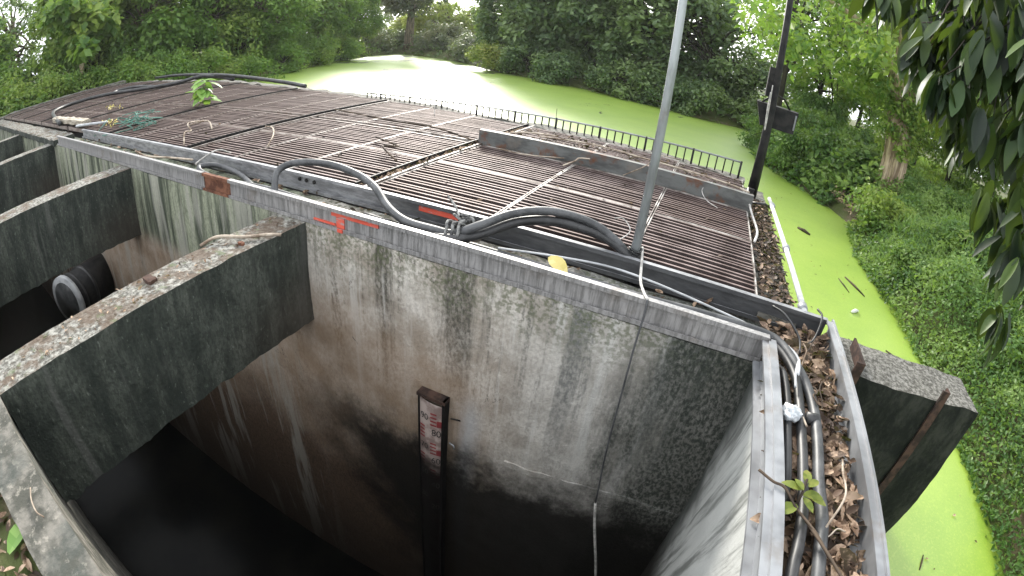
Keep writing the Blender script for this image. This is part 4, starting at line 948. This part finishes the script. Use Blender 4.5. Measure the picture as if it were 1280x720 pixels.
# --- the right bank
def bank(n, xr, yr, size, h, mat, name, cond=None, aspect=.55, droop=.2, upb=.9):
    x = rng.uniform(*xr, n); y = rng.uniform(*yr, n)
    d = pond_dist(x, y); k = d > -0.06
    if cond is not None: k &= cond(x, y)
    x, y, d = x[k], y[k], d[k]
    hh = h * (0.45 + 0.9 * np.clip(vnoise(np.stack([x * .9, y * .9, 0 * x], 1))[:, 0] * .5 + .5, 0, 1.4)) * np.clip((d + .15) / .4, .25, 1)
    z = ground_z(x, y); z = np.maximum(z, WZ) + hh * rng.random(len(x)) ** .6
    P = np.stack([x, y, z], 1)
    N = rng.normal(0, .6, (len(P), 3)) + (-.25, -.1, upb)
    s = rng.uniform(size * .6, size * 1.3, len(P)) * np.clip(.75 + .04 * np.hypot(x, y), .8, 1.5)
    tn = np.clip(rng.random(len(P)) * .55 + .45 * np.clip(vnoise(np.stack([x * 1.6, y * 1.6, z], 1))[:, 1] * .5 + .5, 0, 1), 0, 1)
    return MB().quads(leaves(P, N, s, aspect, droop)).build(name, M[mat], kind='stuff', tint=tn)
bank(95000, (2.9, 6.6), (-0.4, 7.5), .060, .48, 'lush', 'vine_cover')
bank(60000, (2.8, 9.5), (6.5, 12.5), .075, .5, 'lush', 'vine_cover', lambda x, y: ~((x < 4.0) & (y > 9.7) & (y < 11.3)))
bank(34000, (6.0, 13), (-0.5, 12), .085, .4, 'lush', 'vine_cover')
bank(24000, (1.4, 5.2), (11.0, 24), .16, .6, 'lush', 'vine_cover')
bank(26000, (4.2, 16), (11.0, 30), .16, .16, 'mid', 'grass_cover', None, .22, -1.4, .3)
bank(15000, (3.0, 8), (0, 10), .17, .6, 'lush', 'grass_cover', lambda x, y: vnoise(np.stack([x * .7, y * .7, 0 * x + 5], 1))[:, 0] > .2, .10, -2.2, .15)
bank(14000, (-26, -16.9), (-2, 30), .17, .5, 'mid', 'ground_cover')
bank(7000, (-30, 5), (21, 40), .25, .5, 'deep', 'ground_cover')
litter('dry_leaves', 500, (3.05, 4.3), (9.3, 11.2), -0.85, (.05, .12), pile=.25)
bE = tree('bush', (3.75, 12.6, -.85), 2, (1.35, 1.0, -.1, 1.35), 46, 150, .13, M['lush'], M['darkbark'], .06, 'bushy green shrub hanging over the water right of the lamp post', 'shrubs on the right bank', 'bush', clump_r=(.28, .5))
dup(bE, (2.7, 13.6, -1.0), 'low shrub with branches in the water right of the lamp post foot', .9, (.95, .9, 1.0))
dup(bE, (2.1, 16.4, -1.05), 'low shrub at the water edge below the floodlight', 5.2, (.9, .9, 1.0))
dup(bE, (3.1, 15.0, -.9), 'shrub on the right bank behind the floodlight', 1.7, (1.1, 1, 1.35))
dup(bE, (4.7, 13.9, -.7), 'shrub left of the thick pale trunk', 2.9, (1, 1, 1.15))
dup(bE, (3.9, 18.5, -.9), 'taller shrub behind the shrubs at the lamp post', 4.1, (1.2, 1.2, 1.8))
bF = tree('bush', (6.3, 7.2, -.45), 2, (.75, .7, 0, 1.05), 30, 120, .12, M['mid'], M['darkbark'], .04, 'light green shrub on the right bank below the drooping leaves', 'shrubs on the right bank', 'bush', clump_r=(.22, .4))
for k, (x, y, z, sc, lb) in enumerate([(3.55, 8.9, -.95, (.6, .6, .55), 'low loose shrub at the water where the bare soil ends'), (3.75, 6.6, -.9, (.55, .6, .42), 'low loose shrub at the waterline across from the white pipe'), (4.9, 6.9, -.55, (.7, .7, .5), 'loose shrub halfway up the right bank'),
                                       (4.2, 4.3, -.7, (.55, .55, .45), 'low loose shrub on the bank beyond the wing wall end'), (5.4, 4.0, -.5, (.7, .7, .55), 'loose shrub up the bank right of the wing wall'), (4.0, 2.2, -.7, (.5, .5, .4), 'low loose shrub on the bank at the lower right')]):
    dup(bE if k % 2 else bF, (x, y, z), lb, k * 1.9, sc if k % 2 else tuple(q * 1.5 for q in sc))
dup(bF, (6.4, 5.4, -.40), 'light green shrub on the right bank at the right edge', 1.7, (.9, .9, 1.1))
dup(bF, (8.2, 9.6, -.3), 'light green shrub behind the slope at the right', 2.7, (1.2, 1.2, 1.1))
# thick pale trunk
t = empty('large_tree', (4.42, 11.2, -.7), 'large tree with a thick pale ridged trunk wrapped in creepers', 'tree')
b0 = np.array((4.42, 11.2, -.7))
mb = MB(); mb.tube(spline([b0 + (-.05, 0, -.2), b0 + (0, 0, .1), b0 + (.02, 0, .7), b0 + (-.05, 0, 1.4), b0 + (-.2, .1, 2.4), b0 + (-.3, .3, 4.5)]), np.interp(np.linspace(0, 1, 41), [0, .15, .4, .7, 1], [.46, .36, .29, .30, .2]), 14)
for k in range(9):
    a = k * .7; r0 = .33
    mb.tube(spline([b0 + (math.cos(a) * .44, math.sin(a) * .44, -.15), b0 + (math.cos(a + .2) * r0, math.sin(a + .2) * r0, .35), b0 + (math.cos(a + .3) * .28, math.sin(a + .3) * .28, 1.0), b0 + (math.cos(a + .5) * .27 - .06, math.sin(a + .5) * .27, 1.8)]), .055, 6)
for k in range(7):
    a = k * .95 + .3; e = b0 + (-.3 + math.cos(a) * 2.2, math.sin(a) * 2.0, 4 + rng.uniform(0, 2)); s = b0 + (-.2, .1, 2.2 + .2 * k)
    mb.tube(spline([s, (s + e) / 2 + (0, 0, .3), e]), np.linspace(.13, .04, 17), 6)
mb.build('trunk', M['palebark'], t)
mb = MB()
for k in range(40):
    a = rng.uniform(0, 6.28); h = rng.uniform(1.25, 2.6); mb.quads(clump_leaves(b0 + (math.cos(a) * .36 - .1, math.sin(a) * .36, h), .2, 45, .13, .55))
mb.build('creeper', M['mid'], t, tint=True)
mb = MB()
for k in range(85):
    mb.quads(clump_leaves(b0 + (rng.normal(-.4, 1.7), rng.normal(.5, 1.6), rng.uniform(2.4, 5.6)), rng.uniform(.4, .8), 110, .2, .5))
mb.build('crown', M['mid'], t, tint=True)
tR = tree('leafy_tree', D(.20, .98, 19), 9, (2.6, 2.2, 1.0, 7), 75, 120, .2, M['mid'], M['darkbark'], .16, 'light green tree behind the shrubs between lamp post and thick trunk', 'trees on the right bank', clump_r=(.4, .8))
tree('dark_stem_tree', D(.125, .992, 16.5), 9, (2.4, 2.0, 2.3, 7), 42, 100, .19, M['mid'], M['darkbark'], .14, 'tree with a dark forked stem rising behind the lamp post', None, clump_r=(.4, .75), hole=lambda c: c[0] < -.2 and c[2] < 4.2 and rng.random() < .6)
dup(tR, D(.28, .96, 27) + (-.5,), 'tree left of the thick trunk in the second row', 3.0, (1.1, 1.1, 1.1))
dup(tR, D(.40, .916, 21) + (-.5,), 'tree right of the thick trunk behind the slope', 4.0, (1, 1, .95))
dup(tR, D(.47, .88, 19) + (-.45,), 'tree on the grassy slope behind the drooping leaves', 5.0, (.9, .9, .8))
dup(tR, D(.55, .835, 18) + (-.45,), 'tree on the grassy slope at the upper right', 1.0, (1, 1, .9))
dup(tR, D(.64, .77, 15) + (-.4,), 'tree at the right edge behind the drooping leaves', 0.3, (.8, .8, .9))
dup(tR, D(.50, .866, 34) + (-.3,), 'distant tree beyond the grassy slope', 0.9, (1.5, 1.5, 1.1))
dup(tR, D(.34, .94, 38) + (-.3,), 'distant tree straight behind the thick trunk', 2.2, (1.6, 1.6, 1.2))
# far pale wall and slim trunks beyond it
pwl = MB().box((7.0, 45, -.6), (15, 45.4, .15)).build('boundary_wall', M['render'], label='low pale wall in the gap left of the thick trunk', cat='wall')
for k, x in enumerate((9.6, 10.3, 11.1, 11.7)):
    MB().tube([(x, 47, -.6), (x + .05, 47, .8), (x + .1, 47.2, 2.8)], [.13, .1, .09], 7).build('tree_trunk', M['bark'], label='slim trunk beyond the low pale wall', cat='tree', group='slim trunks beyond the pale wall')
# distant wood that closes the view
mb = MB(); 
az = rng.uniform(-2.0, 1.35, 900)
dd = rng.uniform(78, 95, 900)
az = az[np.abs(az + .54) > .085][:800]
for a, d in zip(az, dd):
    if (-.12 < a < .3 or a < -1.3) and rng.random() < .85: continue
    mb.quads(clump_leaves(np.array((math.sin(a) * d, math.cos(a) * d, rng.uniform(-.8, 8.5))), 2.6, 34, 1.0))
mb.build('distant_wood', M['dusty'], kind='stuff', tint=True)

# --- the near overhanging branches with long drooping leaves
OV = [(0.8,2.04,1.48),(1.0,2.63,1.42),(0.93,2.32,1.58),(0.92,1.82,1.48),(1.16,2.53,1.9),(1.04,1.9,1.51),(1.36,2.44,1.65),(1.09,2.01,1.56),(0.89,1.81,1.5),(0.8,1.75,1.28),(0.82,2.02,1.38),(0.96,2.0,1.52),(1.09,1.95,1.73),(0.86,1.99,1.39),(0.93,2.02,1.36),(0.9,1.78,1.28),(0.97,2.46,1.71),(1.14,1.83,1.7),(0.92,1.66,1.44),(1.65,2.41,1.38),(1.09,1.56,1.22),(1.43,2.34,1.23),(1.38,2.17,1.25),(1.11,1.67,1.64),(1.11,1.89,1.77),(1.04,1.49,1.58),(1.2,2.34,1.84),(0.96,1.67,1.57),(1.18,1.67,1.59),(0.9,1.75,1.71),(0.98,1.55,1.66),(1.31,2.65,1.47),(1.08,2.16,1.24),(0.81,1.74,1.26),(1.24,2.56,1.44),(1.22,1.5,0.89),(1.27,1.7,0.88),(1.25,1.62,0.81),(1.52,2.0,0.74),(0.88,2.67,1.7),(0.58,1.98,1.55),(1.1,2.46,1.83),(1.66,2.65,2.34),(1.74,2.71,2.34),(1.35,2.67,2.16),(1.73,3.13,2.16),(0.82,2.54,1.78),(1.49,3.13,1.75),(1.81,3.1,2.24),(1.02,3.39,1.98),(1.27,2.27,1.86),(0.99,2.74,1.91),(1.93,3.22,2.44),(1.58,2.5,2.24),(1.27,2.8,2.15),(1.79,2.76,2.36),(0.82,2.45,1.88),(1.09,2.31,1.97),(1.37,2.89,1.69),(1.04,2.45,1.67),(1.49,3.02,2.2),(1.79,2.66,2.38),(1.42,2.36,1.65),(1.57,2.05,1.24),(1.56,2.29,1.21),(1.48,2.48,1.76),(1.95,3.03,1.53),(1.62,3.37,1.58),(1.57,2.56,1.51),(1.41,1.93,1.42),(1.67,2.52,1.65),(1.33,2.57,1.41),(1.14,2.29,1.24),(1.91,2.95,1.98),(1.95,2.88,1.62),(1.47,2.7,1.25),(1.48,2.66,1.1),(1.51,2.58,1.2),(1.92,3.1,1.87),(1.75,3.44,1.9),(1.89,3.5,1.13),(1.24,2.07,1.65),(1.53,2.97,1.51),(1.49,2.09,1.57),(1.26,2.13,1.58),(1.31,2.12,1.29),(1.84,3.1,1.38),(1.35,2.3,1.17),(0.95,2.42,1.51),(1.18,2.95,1.61),(1.04,2.53,1.47),(1.5,3.16,1.81),(1.32,2.78,1.54),(1.51,1.88,0.9),(1.45,1.75,0.86),(1.59,1.98,0.93),(1.59,2.09,1.06),(1.47,1.83,0.78),(1.69,2.02,0.85),(1.62,2.06,1.08),(1.56,1.93,0.85),(1.53,2.14,0.96)]
t = empty('overhanging_tree', (4.3, 1.4, -.8), 'near tree with long dark drooping leaves hanging in at the upper right', 'tree')
mb = MB()
mb.tube(spline([(4.3, 1.4, -1.0), (4.2, 1.45, 0.4), (3.8, 1.6, 2.0), (3.4, 1.8, 4.0)]), np.linspace(.2, .1, 25), 10)
forks = [np.array((2.2, 1.9, 2.1)), np.array((1.7, 2.4, 2.1)), np.array((1.5, 1.7, 1.9))]
for f in forks: mb.tube(spline([(3.7, 1.65, 2.2), (3.0, 1.8, 2.4), f]), np.linspace(.08, .02, 17), 7)
OVa = np.array(OV)
OVb = np.concatenate([OVa, OVa[:45] + rng.normal(0, .11, (45, 3)) + (.08, 0, .0), OVa[20:40] + rng.normal(0, .12, (20, 3)) + (.14, 0, .02)])
for c in OVa:
    f = forks[int(np.argmin([np.linalg.norm(c - q) for q in forks]))]
    mb.tube(spline([f, (f + c) / 2 + rng.normal(0, .08, 3) + (0, 0, .14), c + (0, 0, .02)], 4), np.linspace(.007, .003, 9), 5)
mb.build('trunk', M['darkbark'], t)
mb = MB(); tint = []
for c in OVb:
    for k in range(rng.integers(9, 15)):
        a = rng.uniform(0, 6.28); tilt = rng.uniform(.15, .75)
        L = rng.uniform(.11, .19)
        d = (math.cos(a) * tilt, math.sin(a) * tilt, -1 + .5 * tilt)
        V, F = leafblade(c + rng.normal(0, .025, 3), d, (math.cos(a), math.sin(a), .6), L, L * rng.uniform(.24, .40), rng.uniform(.05, .3), rng.uniform(-.1, .45), 5)
        mb.raw(V, F, True); tint += [rng.random() ** 2] * 10
mb.build('crown', M['big'], t, tint=np.array(tint))

# ------------------------------------------------------------------ humid air
hz = NT('humid_air')
pv = hz.t.nodes.new('ShaderNodeVolumePrincipled')
pv.inputs['Color'].default_value = (0.92, 0.95, 0.97, 1)
pv.inputs['Density'].default_value = 0.00038
pv.inputs['Anisotropy'].default_value = 0.35
hz.t.links.new(pv.outputs[0], hz.out.inputs['Volume'])
MB().box((-175, -100, -8), (175, 235, 22)).build('haze', hz.m, kind='stuff')
scene.cycles.volume_bounces = 1
